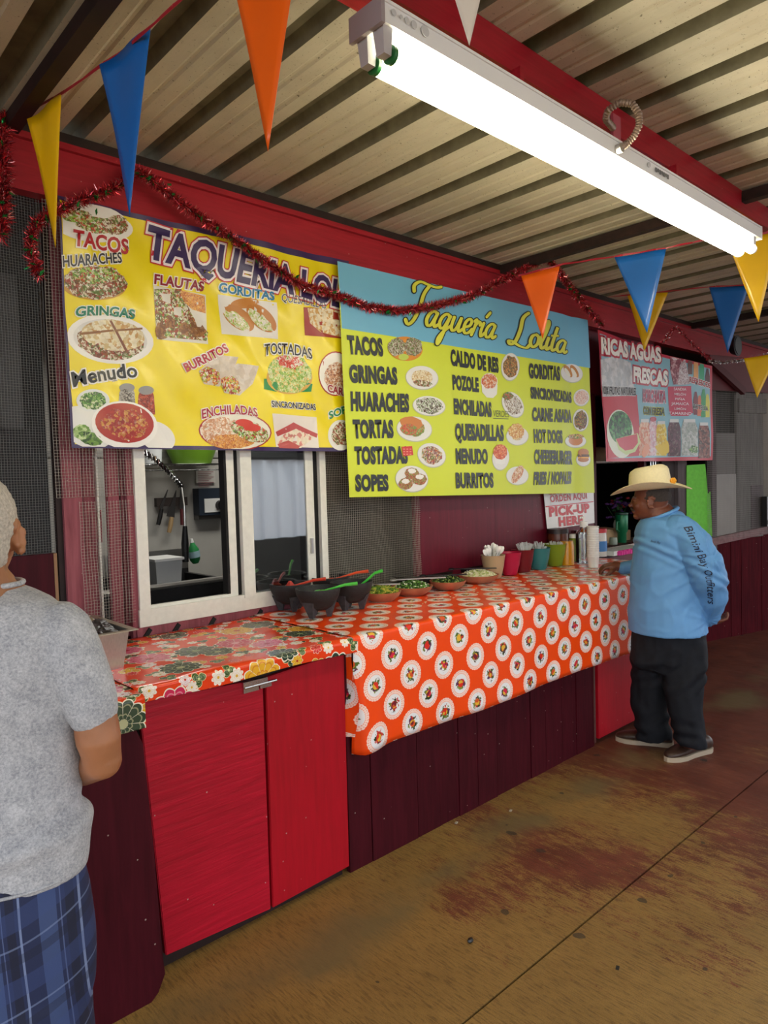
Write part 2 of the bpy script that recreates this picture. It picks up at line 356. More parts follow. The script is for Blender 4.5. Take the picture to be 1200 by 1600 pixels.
# ------------------------------------------------------------------ setting: floor
JY = 1.38
fl = MB().box(-8, 16, -9, 6.2, -.30, -.06); flo = struct('floor', fl, M['black'], label='worn red and ochre painted concrete floor with one long joint', cat='floor', org=(0, 0, 0))
for a, b in ((-8.9, JY-.004), (JY+.004, 3.0)): MB().box(-7.9, 15.9, a, b, -.06, 0).build('floor_slab', M['floor'], flo)
MB().box(-7.9, 15.9, 3.0, 6.1, -.06, 0).build('kitchen_floor_slab', plain('kitchen_floor', '4a423c', .5, 0, .2, 4), flo)
# outside ground beyond the shelter
struct('ground', MB().box(-40, 60, -60, -9, -.3, -.02), plain('pale_concrete_yard', 'b8b2a4', .8, 0, .1, 1), label='pale concrete yard outside the open side', cat='ground')
# ------------------------------------------------------------------ setting: corrugated roof
def roof(x0, x1, y0, y1, name, label):
    pr = [(x0, 0, 0)]; x = 1.33-.3115*14
    while x < x1-.35:
        for dx, dz, m in ((0, 0, 0), (.018, .045, 1), (.072, .045, 1), (.09, 0, 1), (.150, 0, 0), (.160, .005, 0), (.170, .005, 0), (.180, 0, 0), (.230, 0, 0), (.240, .005, 0), (.250, .005, 0), (.260, 0, 0)):
            if x+dx > x0: pr.append((x+dx, dz, m))
        x += .3115
    pr.append((x1, 0, 0)); mb = MB()
    for i in range(len(pr)-1):
        a, b = pr[i], pr[i+1]; mb.m(1 if b[2] == 1 and b[0]-a[0] < .1 else 0)
        mb.add([(a[0], y0, ZC+a[1]), (b[0], y0, ZC+b[1]), (b[0], y1, ZC+b[1]), (a[0], y1, ZC+a[1])], [(0, 1, 2, 3)])
        mb.add([(a[0], y0, ZC+a[1]+.004), (b[0], y0, ZC+b[1]+.004), (b[0], y1, ZC+b[1]+.004), (a[0], y1, ZC+a[1]+.004)], [(0, 1, 2, 3)])
    return struct(name, mb, [M['roof'], M['roofrib']], label=label, cat='ceiling')
roof(-3.5, 13, -2.2, 3.05, 'ceiling', 'corrugated metal roof sheet with recessed ribs coloured dark as shade')
# fascia channel on the wall
fz0, fz1 = 2.80, 3.05
mb = MB().box(-2.6, 9.5, FY, FY+.05, fz0, fz1).box(-2.6, 9.5, FY-.022, FY, fz1-.055, fz1-.03).box(-2.6, 9.5, FY-.012, FY, fz0, fz0+.018)
mb.m(1).box(-2.6, 9.5, FY-.02, FY+.0, fz1-.03, fz1+.008).box(-2.6, 9.5, FY+.0, FY+.05, fz1, fz1+.006)
struct('trim_1', mb, [M['fascia'], M['darksteel']], label='long red steel fascia channel above the banners', cat='beam')
struct('trim_2', MB().box(-3.4, 12.9, 1.39, 1.495, 2.95, 2.962).box(-3.4, 12.9, 1.39, 1.398, 2.962, 3.058).box(-3.4, 12.9, 1.487, 1.495, 2.962, 3.058), M['fascia'], label='red steel roof beam running over the fluorescent fixture', cat='beam')
for i, x in enumerate((.835, 3.82, 6.72)):
    struct('trim_%d' % (3+i), MB().box(x-.025, x+.025, -2.1, 2.92, 3.0, 3.052 if i else 3.05), M['darksteel'] if i != 1 else M['rust'], label='dark cross bar under the roof, %s' % ('at the far left corner', 'ending above the garland peak', 'at the far right end')[i], cat='bar')
# ------------------------------------------------------------------ setting: back wall
wall = struct('wall_back', MB().box(2.30, 5.1, WY+.03, WY+.09, 1.82, 2.9).box(1.29, 2.32, WY+.03, WY+.09, 2.0, 2.9).box(.9, 1.3, WY+.06, WY+.09, 2.82, 2.9).box(5.1, 6.2, WY+.03, WY+.09, 2.3, 2.9), M['maroonwall'], label='dark red back wall of the food stand', cat='wall')
box_obj('wall_panel', M['maroonwall'], wall, 3.03, 3.80, WY+.0, WY+.03, .6, 1.9)
box_obj('wall_panel', M['maroonwall'], wall, 3.806, 5.12, WY+.004, WY+.034, .6, 1.9)
box_obj('wall_panel', M['maroonwall'], wall, 1.1, 3.2, WY+.02, WY+.06, -.0, 1.0)
box_obj('wall_panel', M['maroonwall'], wall, 5.12, 6.2, WY+.02, WY+.06, -.0, 1.0)
# weathered boards left of the window
def wx(px, py, y): return at(px, py, y=y).x
for (a, b, z0, z1, yy, m) in ((97, 127, 0, 2.8, WY-.02, 'oldred'), (128, 150, .9, 2.8, WY+.05, 'oldred'), (150, 153, .9, 2.8, WY+.03, 'white'), (167, 184, .9, 2.8, WY+.0, 'oldred'), (187, 196, .9, 2.8, WY+.02, 'oldred'), (197, 211, 0, 2.8, WY-.02, 'oldred'), (85, 96, 0, 2.8, WY-.0, 'darksteel')):
    x0 = wx(a, 740, yy); x1 = wx(b, 740, yy); box_obj('plank', M[m], wall, x0, x1, yy, yy+.03, z0, z1)
box_obj('plank', M['oldred'], wall, wx(150, 850, WY), wx(167, 850, WY), WY+.045, WY+.06, 1.42, 1.56)
# sill board under the window with dark brackets
sb = box_obj('sill_board', M['oldred'], wall, 1.26, 2.34, WY-.03, WY+.03, .93, 1.04)
for px in (222, 268, 325, 400):
    x = wx(px, 990, WY-.04); MB().obox((x+.02, WY-.034, 1.0), (.022, 0, .028), (0, .004, 0), (-.007, 0, .006)).build('bracket', M['black'], sb)
# left dark wall with screen, dado board
lw = struct('wall_left', MB().box(-2.6, wx(85, 865, WY), WY, WY+.04, 0, 1.395), M['maroon'], label='dark maroon lower wall board behind the grey-haired man', cat='wall')
box_obj('edge_strip', plain('raw_wood_edge', '8d6a4c', .7), lw, wx(85, 865, WY)-.004, wx(85, 865, WY)+.008, WY-.004, WY+.04, .5, 1.395)
def screen(name, x0, x1, z0, z1, y, pitch, r, mat, parent, fn=None):
    mb = MB(); nx = int((x1-x0)/pitch); nz = int((z1-z0)/pitch)
    def P(x, z):
        yy = y+.006*math.sin(x*23+z*5)+.004*math.sin(z*19+x*7); return Vector((x+.0015*math.sin(z*40), fn(x) + yy - y if fn else yy, z+.0015*math.sin(x*37)))
    seg = 5
    for i in range(nx+1):
        x = x0+i*pitch; mb.tube([P(x, z0+(z1-z0)*k/seg) for k in range(seg+1)], r, 3)
    for j in range(nz+1):
        z = z0+j*pitch; mb.tube([P(x0+(x1-x0)*k/seg, z) for k in range(seg+1)], r, 3)
    o = mb.build(name, mat, parent); o['kind'] = 'stuff'; return o
screen('hardware_cloth', 2.325, 3.06, 1.055, 1.86, WY-.015, .0128, .0008, M['wire'], wall)
screen('hardware_cloth', wx(127, 850, WY-.03), wx(207, 850, WY-.03), 1.07, 1.6, WY-.03, .0128, .0009, M['wire'], wall)
screen('hardware_cloth', wx(85, 740, WY-.03), wx(207, 740, WY-.03), 1.62, 2.84, WY-.034, .0128, .0009, M['wire'], wall)
box_obj('screen_backing', plain('added_dark_panel', '2b2b2e', .8, 0, .3, 2), lw, -2.6, wx(84, 800, WY), WY+.05, WY+.06, 1.3, 2.9)  # dark panel added so the lit kitchen does not show through the screen
box_obj('hanging_sheet', plain('hanging_grey_sheet', '47474a', .8, 0, .3, 4), lw, .62, .86, WY+.02, WY+.03, 1.9, 2.5)
screen('insect_screen', -.4, wx(84, 800, WY), 1.40, 2.84, WY-.01, .0105, .0009, M['screenwire'], lw)
# ------------------------------------------------------------------ kitchen room behind
kw = struct('wall_kitchen', MB().box(.6, 5.0, 4.7, 4.78, 0, 2.9), M['grey_wall'], label='pale kitchen wall seen through the serving window', cat='wall')
box_obj('chair_rail', plain('kitchen_rail', '9c9a94', .5), kw, .7, 4.9, 4.688, 4.70, 1.86, 1.90)
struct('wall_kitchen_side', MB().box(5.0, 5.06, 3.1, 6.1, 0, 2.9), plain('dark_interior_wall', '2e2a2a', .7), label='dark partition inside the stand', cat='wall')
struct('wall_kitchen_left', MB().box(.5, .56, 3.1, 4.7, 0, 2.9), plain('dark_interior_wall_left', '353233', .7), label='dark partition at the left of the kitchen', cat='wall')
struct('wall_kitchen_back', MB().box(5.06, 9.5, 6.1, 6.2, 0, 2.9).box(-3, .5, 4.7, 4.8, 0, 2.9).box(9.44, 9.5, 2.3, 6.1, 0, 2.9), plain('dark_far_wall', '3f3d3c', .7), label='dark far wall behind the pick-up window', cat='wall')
struct('ceiling_kitchen', MB().box(-3, 9.5, 3.08, 6.2, 2.9, 2.95), plain('kitchen_ceiling', '8a8780', .7), label='kitchen ceiling', cat='ceiling')
# ------------------------------------------------------------------ serving window
win = struct('window_1', MB().box(1.272, 2.335, WY-.035, WY+.03, 1.04, 1.115).box(1.276, 1.325, WY-.035, WY+.04, 1.115, 2.05).box(2.285, 2.325, WY-.035, WY+.04, 1.115, 2.05).box(1.276, 2.325, WY-.03, WY+.04, 2.0, 2.05), M['white'], label='white framed sliding serving window over the flowered counter', cat='window')
s1 = MB().box(1.735, 1.775, WY-.02, WY, 1.115, 2.0).box(1.33, 1.735, WY-.02, WY-.0, 1.115, 1.128).build('sash', M['white'], win)
s2 = MB().box(1.80, 1.862, WY-.04, WY-.012, 1.10, 2.0).box(2.195, 2.235, WY-.03, WY-.012, 1.10, 2.0).build('sash', M['white'], win)
box_obj('black_channel', M['black'], win, 1.776, 1.80, WY-.01, WY+.03, 1.115, 2.0); box_obj('black_channel', M['black'], win, 1.722, 1.735, WY-.018, WY+.03, 1.115, 2.0)
box_obj('black_channel', M['black'], win, 2.252, 2.285, WY-.01, WY+.03, 1.115, 2.0); box_obj('sash', M['white'], win, 2.238, 2.250, WY-.022, WY-.004, 1.10, 2.0)
MB().box(1.862, 2.195, WY-.024, WY-.021, 1.10, 2.0).build('window_pane', M['pane'], win)
box_obj('latch', M['steel'], win, 2.21, 2.224, WY-.042, WY-.03, 1.28, 1.36)
# kitchen things behind it (plane y = 4.6 .. 4.68)
KY = 4.66
def K(px, py, y=KY): return at(px, py, y=y)
a, b = K(245, 785), K(293, 783)
t = thing('knife_rack', ((a.x+b.x)/2, KY, a.z), 'dark magnetic knife strip on the kitchen wall', 'knife rack')
MB().box(a.x, b.x, KY-.0, KY+.04, a.z-.03, a.z+.03).build('strip', plain('dark_wood_strip', '3a302c', .6), t)
for nm, lab, top, bot, han, hc, wd in (('kitchen_knife', 'narrow kitchen knife with black handle, leftmost on the magnetic strip', (262, 765), (252, 795), (247, 820), '141212', .018), ('kitchen_knife', 'broad kitchen knife with pale wooden handle on the magnetic strip', (275, 766), (268, 808), (264, 832), 'b9986a', .038), ('kitchen_knife', 'kitchen knife with dark red handle, rightmost on the magnetic strip', (282, 765), (284, 795), (285, 820), '6a2c30', .02)):
    p, q, r_ = K(*top, KY-.01), K(*bot, KY-.01), K(*han, KY-.01); t = thing(nm, q, lab, 'knife')
    d = (q-p).normalized(); s_ = Vector((d.z, 0, -d.x)).normalized()
    MB().hexa([p+Vector((0, 0, 0)), q+s_*wd, q+s_*wd+Vector((0, .004, 0)), p+Vector((0, .004, 0))], [p-s_*.004, q-s_*wd*.6, q-s_*wd*.6+Vector((0, .004, 0)), p-s_*.004+Vector((0, .004, 0))]).build('blade', M['blade'], t)
    MB().tube([q+Vector((0, -.004, 0)), (q+r_)/2+Vector((0, -.006, 0)), r_], [.014, .017, .015], 8).build('handle', pm(hc, .5, 'handle'), t, True)
# spring hose and sprayer
path = [K(x, y, 4.2) for x, y in ((205, 700), (222, 706), (240, 716), (258, 732), (272, 746), (284, 760))]
t = thing('rinse_faucet', K(290, 880, 4.2), 'spring hose faucet hanging its sprayer over the sink', 'faucet')
hp = []
for i in range(len(path)-1):
    for k in range(14):
        f = k/14; c_ = path[i].lerp(path[i+1], f); an = (i*14+k)*1.6; hp.append(c_+Vector((0, math.cos(an), math.sin(an)))*.022)
MB().tube(hp, .006, 5).build('spring', M['chrome'], t); MB().tube(path, .012, 8).build('hose', M['blackp'], t)
MB().tube([path[-1], K(288, 790, 4.2), K(289, 822, 4.2)], .009, 8).build('riser', M['chrome'], t); MB().tube([K(289, 822, 4.2), K(289, 850, 4.2), K(290, 878, 4.2)], [.014, .024, .02], 10).build('sprayer', M['blackp'], t, True)
# wire shelf and green bowl
a, b = K(215, 726, 4.45), K(352, 724, 4.45)
t = thing('wire_shelf', ((a.x+b.x)/2, 4.55, a.z), 'chrome wire shelf on the kitchen wall', 'shelf')
mb = MB()
for k in range(28): x = a.x+(b.x-a.x)*k/27; mb.cyl((x, 4.4, a.z), (x, 4.69, a.z), .003, n=5)
for yy in (4.4, 4.5, 4.6, 4.68): mb.cyl((a.x, yy, a.z), (b.x, yy, a.z), .005, n=6); mb.cyl((a.x, 4.4, a.z-.04), (b.x, 4.4, a.z-.04), .004, n=6)
mb.build('wires', M['chrome'], t)
c_ = K(300, 722, 4.55); c_.z = a.z+.005
t = MB().lathe([(.0, 0), (.13, 0), (.17, .10), (.185, .16), (.17, .16), (.12, .02), (0, .015)], c_, 24).build('plastic_bowl', plain('green_plastic', '6f9c2a', .4), None, True); tag(t, 'green plastic bowl on the chrome wire shelf', 'bowl')
c_ = K(236, 722, 4.55); c_.z = a.z+.005
tag(MB().lathe([(0, 0), (.07, 0), (.08, .18), (.07, .18), (.06, .01), (0, .01)], c_, 20).build('pitcher', M['clearp'], None, True), 'pale plastic pitcher on the chrome wire shelf', 'pitcher')
# notice, control box
a, b = K(309, 755), K(338, 731)
t = thing('wall_notice', ((a.x+b.x)/2, KY+.02, a.z), 'small white printed notice above the dark control box', 'notice')
MB().box(a.x, b.x, KY+.02, KY+.024, a.z, b.z).build('paper', pm('c8c4bc', .6), t)
mb = MB()
for k in range(9): z = b.z-.03-k*.013; mb.box(a.x+.015, b.x-.015-.02*(k % 3), KY+.0185, KY+.02, z, z+.005)
mb.build('print_lines', pm('9a6a6e', .6), t)
a, b = K(307, 812), K(347, 762)
t = thing('control_box', ((a.x+b.x)/2, KY, a.z), 'dark blue control box with white dial plate on the kitchen wall', 'control box')
MB().box(a.x, b.x, KY-.05, KY+.04, a.z+.03, b.z).build('case', plain('dark_blue_case', '242e3c', .5), t); MB().box(a.x, b.x, KY-.03, KY+.04, a.z, a.z+.035).build('base', plain('grey_base', '5a5856', .5), t)
dp = MB().box(a.x+.04, b.x, KY-.056, KY-.05, a.z+.05, a.z+.15).build('dial_plate', M['whitep'], t)
c_ = Vector((b.x-.06, KY-.06, a.z+.10)); MB().cyl(c_, c_+Vector((0, -.03, 0)), .035, .03, 16).build('dial', M['blackp'], dp)
# sink
SY = 4.0
a, b = at(222, 906, y=SY), at(352, 888, y=SY); zt = 1.075
t = thing('kitchen_sink', ((a.x+b.x)/2, SY+.3, 0), 'dark steel kitchen sink below the knife strip', 'sink')
x0, x1 = a.x-.3, b.x+.05
dk = plain('dark_steel_sink', '3c3b3c', .4, .7, .2, 6)  # one even dark steel for basin and drainboard
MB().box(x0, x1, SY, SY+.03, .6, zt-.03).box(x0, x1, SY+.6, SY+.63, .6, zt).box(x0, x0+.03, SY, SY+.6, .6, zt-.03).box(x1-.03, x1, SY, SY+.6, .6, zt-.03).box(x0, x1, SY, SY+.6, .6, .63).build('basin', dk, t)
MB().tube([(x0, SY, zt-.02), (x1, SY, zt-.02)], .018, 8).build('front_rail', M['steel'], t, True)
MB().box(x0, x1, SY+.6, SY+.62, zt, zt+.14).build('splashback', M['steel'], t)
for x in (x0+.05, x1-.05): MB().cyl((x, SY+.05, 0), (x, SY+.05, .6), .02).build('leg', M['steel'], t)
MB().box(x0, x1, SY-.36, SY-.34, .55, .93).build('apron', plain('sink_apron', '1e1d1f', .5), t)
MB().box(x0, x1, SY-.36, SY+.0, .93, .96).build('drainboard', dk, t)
a, b = at(237, 898, y=SY+.1), at(278, 870, y=SY+.1)
t = MB().hexa([(a.x+.01, SY+.05, zt-.02), (b.x-.01, SY+.05, zt-.02), (b.x-.01, SY+.25, zt-.02), (a.x+.01, SY+.25, zt-.02)], [(a.x, SY+.04, b.z), (b.x, SY+.04, b.z), (b.x, SY+.26, b.z), (a.x, SY+.26, b.z)]).build('food_tub', M['clearp'], None); tag(t, 'translucent grey plastic tub standing on the kitchen sink', 'tub')
MB().box(a.x-.008, b.x+.008, SY+.03, SY+.27, b.z-.012, b.z+.003).build('rim', M['whitep'], t)
c_ = at(306, 880, y=SY+.35); q_ = at(299, 842, y=SY+.35)
t = thing('dish_soap', c_, 'green dish soap bottle leaning by the sprayer', 'bottle')
d = (q_-c_); MB().tube([c_, c_+d*.15, c_+d*.55, c_+d*.75, c_+d*.85], [.02, .035, .038, .02, .012], 12).build('bottle_body', plain('green_soap', '2f8a4c', .3), t, True)
MB().tube([c_+d*.85, c_+d], [.014, .01], 8).build('cap', M['whitep'], t, True)
MB().tube([c_+d*.25+Vector((0, -.0, 0)), c_+d*.5], .0395, 12).build('paper_label', pm('9fc0c8', .5), t, True)
c_ = at(348, 930, y=SY+.1)
tag(MB().grid(lambda u, v: (c_.x-.02+.10*u+.01*math.sin(v*9), SY-.03+.012*math.sin(u*14+v*3)+.02*v, 1.2-.32*v), 12, 16).build('dish_towel', plain('cream_towel', 'b8ad9c', .9, 0, .1, 40, .4), None, 'all'), 'cream dish towel hanging at the right end of the sink', 'towel')
# ------------------------------------------------------------------ left counter
cab = thing('counter_cabinet', (1.4, 2.6, 0), 'left counter cabinet with two bright red plywood doors under the flowered cloth', 'cabinet')
MB().box(.95, 1.80, 2.27, 2.94, .0, .94).build('carcass', M['darksteel'], cab)
MB().box(.95, 1.825, 2.245, 2.96, .94, .975).build('worktop', M['maroon'], cab)
def door(q, mat, label):
    lo = [Vector((x, 2.252, z)) for x, z in q[:2]]; hi = [Vector((x, 2.252, z)) for x, z in q[2:]]
    b = Vector((0, .012, 0)); f = -b
    mb = MB().hexa([lo[0]+f, lo[1]+f, lo[1]+b, lo[0]+b], [hi[0]+f, hi[1]+f, hi[1]+b, hi[0]+b]); o = mb.build('door', mat, cab)
    bm = bmesh.new(); bm.from_mesh(o.data); bmesh.ops.bevel(bm, geom=bm.edges[:], offset=.003, segments=2, affect='EDGES'); bm.to_mesh(o.data); bm.free(); o['label'] = label; return o
d1 = door([(1.0, .055), (1.423, .03), (.945, .95), (1.425, .917)], M['red'], 'wide red door with streaky grain')
d1.data.materials[0] = M['red']
d2 = door([(1.432, .03), (1.815, .04), (1.438, .92), (1.822, .95)], M['red2'], 'narrow smooth red door')
h = MB().box(1.335, 1.44, 2.230, 2.240, .905, .925).box(1.335, 1.40, 2.230, 2.240, .885, .902).box(1.405, 1.455, 2.228, 2.240, .888, .903).cyl((1.34, 2.232, .9035), (1.48, 2.232, .9045), .005, n=8)
for x in (1.345, 1.37, 1.395, 1.43): h.cyl((x, 2.2285, .915), (x, 2.231, .915), .003, n=6)
h.build('door_bolt', M['chrome'], cab)
# lower side board at far left (maroon) with scrap of cloth over it
lc = thing('counter_end_panel', (.4, 2.3, 0), 'maroon counter board with rounded top corner beside the grey-shirted man', 'panel')
mb = MB(); pts = [(-1.2, 0), (.90, 0), (.925, .02), (.95, .07), (.945, .12), (.93, .5), (.91, .84), (.89, .89), (.86, .905), (-1.2, .925)]
mb.add([(x, 2.14, z) for x, z in pts]+[(x, 2.165, z) for x, z in pts], [tuple(range(len(pts)))]+[tuple(range(2*len(pts)-1, len(pts)-1, -1))]+[(i, len(pts)+i, len(pts)+(i+1) % len(pts), (i+1) % len(pts)) for i in range(len(pts))])
mb.build('board', M['maroon'], lc); MB().box(-1.2, .9, 2.2, 2.94, 0, .965).build('carcass', M['maroon'], lc)
def drape(name, x0, x1, yb, yf, zt, zb, mat, label, nx=120, wav=.006, uo=(0, 0), zb_fn=None, yx=None, front_wave=.0):
    prof = []; rad = .012; L = 0
    n1 = 26
    for i in range(n1+1): prof.append((yb+(yf+rad-yb)*i/n1, zt, 0))
    for i in range(1, 6): a = math.pi/2*i/5; prof.append((yf+rad-rad*math.sin(a), zt-rad+rad*math.cos(a), 1))
    n2 = 18
    for i in range(1, n2+1): prof.append((yf, zt-rad-(zt-rad-zb)*i/n2, 1))
    arc = [0]
    for i in range(1, len(prof)): arc.append(arc[-1]+math.dist(prof[i][:2], prof[i-1][:2]))
    tot = arc[n1]
    mb = MB(); vs = []; uv = []
    for j, (y, z, fr) in enumerate(prof):
        for i in range(nx+1):
            x = x0+(x1-x0)*i/nx; dn = max(0, (zt-z)/max(.01, zt-zb)); zz = z
            wv = noise.noise((x*3.1, y*3, 1.3))*wav+noise.noise((x*9, y*9, 4.3))*wav*.4
            if fr: 
                yy = y-abs(wv)*.3-front_wave*dn*(math.sin(x*7.3)+.5*math.sin(x*17+1))*.5-front_wave*dn*.6
                if zb_fn: zz = zt-(zt-z)*(zt-zb_fn(x))/(zt-zb)
            else: yy = y; zz = z+max(0, wv)*1.0+.0005
            if yx: yy += yx(x, dn)
            vs.append((x, yy, zz)); uv.append((x+uo[0], (zt-(arc[j]-tot))+uo[1]))
    mb.add(vs, [(j*(nx+1)+i, j*(nx+1)+i+1, (j+1)*(nx+1)+i+1, (j+1)*(nx+1)+i) for j in range(len(prof)-1) for i in range(nx)])
    o = mb.build(name, mat, None, 'all', uvs=lambda p, i: uv[i]); tag(o, label, 'tablecloth')
    so_ = o.modifiers.new('thickness', 'SOLIDIFY'); so_.thickness = .0015; so_.offset = 1; return o
drape('tablecloth', .918, 1.90, 2.962, 2.205, 1.0, .948, M['flower'], 'orange oilcloth printed with big flowers covering the left counter', 70, .010, zb_fn=lambda x: .948+.004*math.sin(x*9))
drape('tablecloth', -.9, .916, 2.962, 2.125, .997, .895, M['flower'], 'short strip of orange flowered oilcloth behind the grey-shirted man', 60, .010, uo=(.3, .2))
# ------------------------------------------------------------------ right counter
rc = thing('serving_counter', (3.2, 2.6, 0), 'long maroon plank counter base under the medallion tablecloth', 'counter')
MB().box(1.83, 4.9, 2.30, 2.94, 0, .965).build('carcass', M['black'], rc)
MB().box(1.83, 4.9, 2.235, 2.96, .965, .998).build('worktop', M['maroon'], rc)
seams = [(545, 1372), (583, 1350), (655, 1308), (690, 1290), (719, 1275), (748, 1262), (779, 1247), (831, 1217), (854, 1205), (880, 1190), (902, 1177), (929, 1163)]
xs = [at(px, py, y=2.25).x for px, py in seams]; xs[0] = 1.828
for i in range(len(xs)-1):
    g = .0035 if i in (1, 5, 6, 8) else .0012; o_ = random.choice((0, .002, .004)); x0, x1 = xs[i]+g, xs[i+1]-g
    o = MB().hexa([(x0, 2.25+o_, .0), (x1, 2.25+o_, .0), (x1, 2.275, .0), (x0, 2.275, .0)], [(x0+.001, 2.25+o_, .97), (x1, 2.25+o_, .97), (x1, 2.275, .97), (x0+.001, 2.275, .97)]).build('plank', M['maroon'], rc)
box_obj('batten', plain('brown_batten', '5c3430', .6), rc, xs[-1]-.006, xs[-1]+.008, 2.244, 2.27, .02, .97)
o = box_obj('door', M['red2'], rc, 3.81, 4.88, 2.243, 2.265, .035, .96); o['label'] = 'bright red panel at the far end'
drape('tablecloth', 1.845, 4.86, 2.962, 2.205, 1.008, .52, M['doily'], 'orange oilcloth with white fruit medallions hanging down the long counter', 300, .006, uo=(-1.948+.5*.2215+.2215*4, -.78+.5*.2185),
      zb_fn=lambda x: .515+.006*math.sin(x*4)-.012*math.exp(-((x-1.86)/.06)**2), yx=lambda x, dn: (.05*math.exp(-((x-1.845)/.02)**2)*dn - .018*dn*math.exp(-((x-1.93)/.06)**2) + .03*dn*math.exp(-((x-4.24)/.05)**2)-.03*dn*math.exp(-((x-4.38)/.06)**2)), front_wave=.010)
# folded corner of the cloth at its left end
def fold(u, v):
    x = 1.848-.030*u*(1-.3*v)-.012*math.sin(v*9)*u; y = 2.205+.17*u*(1-v*.75)+.02*math.sin(v*7); return (x, y, 1.006-.42*v-.08*u*(1-v)*0)
tag(MB().grid(fold, 12, 20).build('cloth_corner', M['doily'], None, 'all', uvs=lambda p, i: (p.y*1.0+p.x, p.z)), 'folded white-backed corner where the two orange oilcloths overlap', 'tablecloth')
# ------------------------------------------------------------------ printed banners
def shape2d(polys):        # list of polygons [(x,z)] -> verts, tris (cut every 5 cm so that print follows the vinyl)
    bm = bmesh.new()
    for p in polys:
        vs = [bm.verts.new((x, 0, z)) for x, z in p]
        if len(vs) >= 3: bm.faces.new(vs)
    return bm
def cut(bm, step=.05):
    bmesh.ops.triangulate(bm, faces=bm.faces[:])
    for ax, no in ((0, (1, 0, 0)), (2, (0, 0, 1))):
        xs = [v.co[ax] for v in bm.verts]
        if not xs: return
        x = math.floor(min(xs)/step)*step+step
        while x < max(xs):
            co_ = [0, 0, 0]; co_[ax] = x
            bmesh.ops.bisect_plane(bm, geom=bm.verts[:]+bm.edges[:]+bm.faces[:], dist=1e-6, plane_co=co_, plane_no=no); x += step
class Banner:
    def __init__(s, name, label, Y, corners, border=None):     # corners px: TL TR BR BL ; Y(x,z) surface depth
        s.Y = Y; s.c = [s.unp(*p) for p in corners]; x0 = min(c[0] for c in s.c); z0 = min(c[1] for c in s.c)
        s.t = thing(name, (x0, Y(x0, z0), z0), label, 'banner'); s.root = s.t
    def unp(s, px, py):
        y = BY
        for _ in range(8): p = at(px, py, y=y); y = s.Y(p.x, p.z)
        return (p.x, p.z)
    def put(s, bm, name, mat, layer, flat=False):
        me = D.meshes.new(name)
        o0 = ORG[s.root.name]
        for v in bm.verts: v.co = Vector((v.co.x, s.Y(v.co.x, v.co.z)-.0012*layer-.0008, v.co.z))-o0
        bmesh.ops.recalc_face_normals(bm, faces=bm.faces[:]); bm.to_mesh(me); bm.free(); me.materials.append(mat)
        o = D.objects.new(name, me); COL.objects.link(o); o.parent = s.root; ORG[o.name] = o0; return o
    def sheet(s, mat, name='vinyl_sheet', corners=None, nx=70, nz=36, layer=0, lift=0):
        c = s.c if corners is None else [s.unp(*p) for p in corners]; tl, tr, br, bl = [Vector(q) for q in c]
        def fn(u, v): p = bl.lerp(br, u).lerp(tl.lerp(tr, u), v); return (p.x, s.Y(p.x, p.y)-.0012*layer, p.y)
        mb = MB().grid(fn, nx, nz); o = mb.build(name, mat, s.root, 'all'); return o
    def poly(s, name, pxs, mat, layer=1):
        P = [Vector(s.unp(*p)) for p in pxs]; C_ = [Vector(q) for q in s.c]; mid = sum(C_, Vector((0, 0)))/4; C_ = [c+(mid-c)*.012 for c in C_]
        for i in range(4):
            a, b = C_[i], C_[(i+1) % 4]; e = b-a; sd = lambda p: (e.x*(p.y-a.y)-e.y*(p.x-a.x))*sg; sg = 1; sg = 1 if sd(mid) > 0 else -1; out = []
            for j in range(len(P)):
                p, q = P[j-1], P[j]; dp, dq = sd(p), sd(q)
                if dp >= 0: out.append(p)
                if dp*dq < 0: out.append(p.lerp(q, dp/(dp-dq)))
            P = out
        if len(P) < 3: return None
        bm = shape2d([[tuple(p) for p in P]]); cut(bm); return s.put(bm, name, mat, layer)
    def ell(s, name, cx, cy, rx, ry, mat, layer=1, rot=0, n=28, jit=0, sd=1):
        rnd = random.Random(sd*31+int(cx)); ps = []
        for i in range(n):
            a = 2*math.pi*i/n; k = 1+jit*(rnd.random()-.5)*2; x, y = rx*k*math.cos(a), ry*k*math.sin(a)
            ps.append((cx+x*math.cos(rot)-y*math.sin(rot), cy+x*math.sin(rot)+y*math.cos(rot)))
        return s.poly(name, ps, mat, layer)
    def text(s, st, bl, br, tl, col, bold=0., outl=(), layer=2, shear=0., arc=0., name='lettering', spacing=1.0, jit=0, curve=None):
        BL, BR, TL = [Vector(s.unp(*p)) for p in (bl, br, tl)]
        def raw(off):
            cu = D.curves.new('t', 'FONT'); cu.body = st; cu.offset = off; cu.resolution_u = 3; cu.shear = shear; cu.space_character = spacing; cu.fill_mode = 'FRONT'
            o = D.objects.new('t', cu); me = D.meshes.new_from_object(o); bm = bmesh.new(); bm.from_mesh(me)
            D.objects.remove(o); D.curves.remove(cu); D.meshes.remove(me); return bm
        ref = raw(bold); xs = [v.co.x for v in ref.verts]; ys = [v.co.y for v in ref.verts]; X0, X1, Y0, Y1 = min(xs), max(xs), min(ys), max(ys)
        H = Y1-Y0; Y0 = max(Y0, -.02) if arc == 0 and not curve else Y0; res = []
        def go(bm, mat, lay, nm):
            for v in bm.verts:
                u = (v.co.x-X0)/(X1-X0); q = (v.co.y-Y0)/(Y1-Y0); q2 = q+arc*(4*u*(1-u))
                p = BL+(BR-BL)*u+(TL-BL)*q2; v.co = Vector((p.x, 0, p.y))
            cut(bm, .04); return s.put(bm, nm, mat, lay)
        for k, (off, c_) in enumerate(outl): go(raw(bold+off), pm(c_), layer-1-(len(outl)-k)*.4+.2*len(outl)*0, 'lettering_outline')
        return go(ref, pm(col), layer, name)
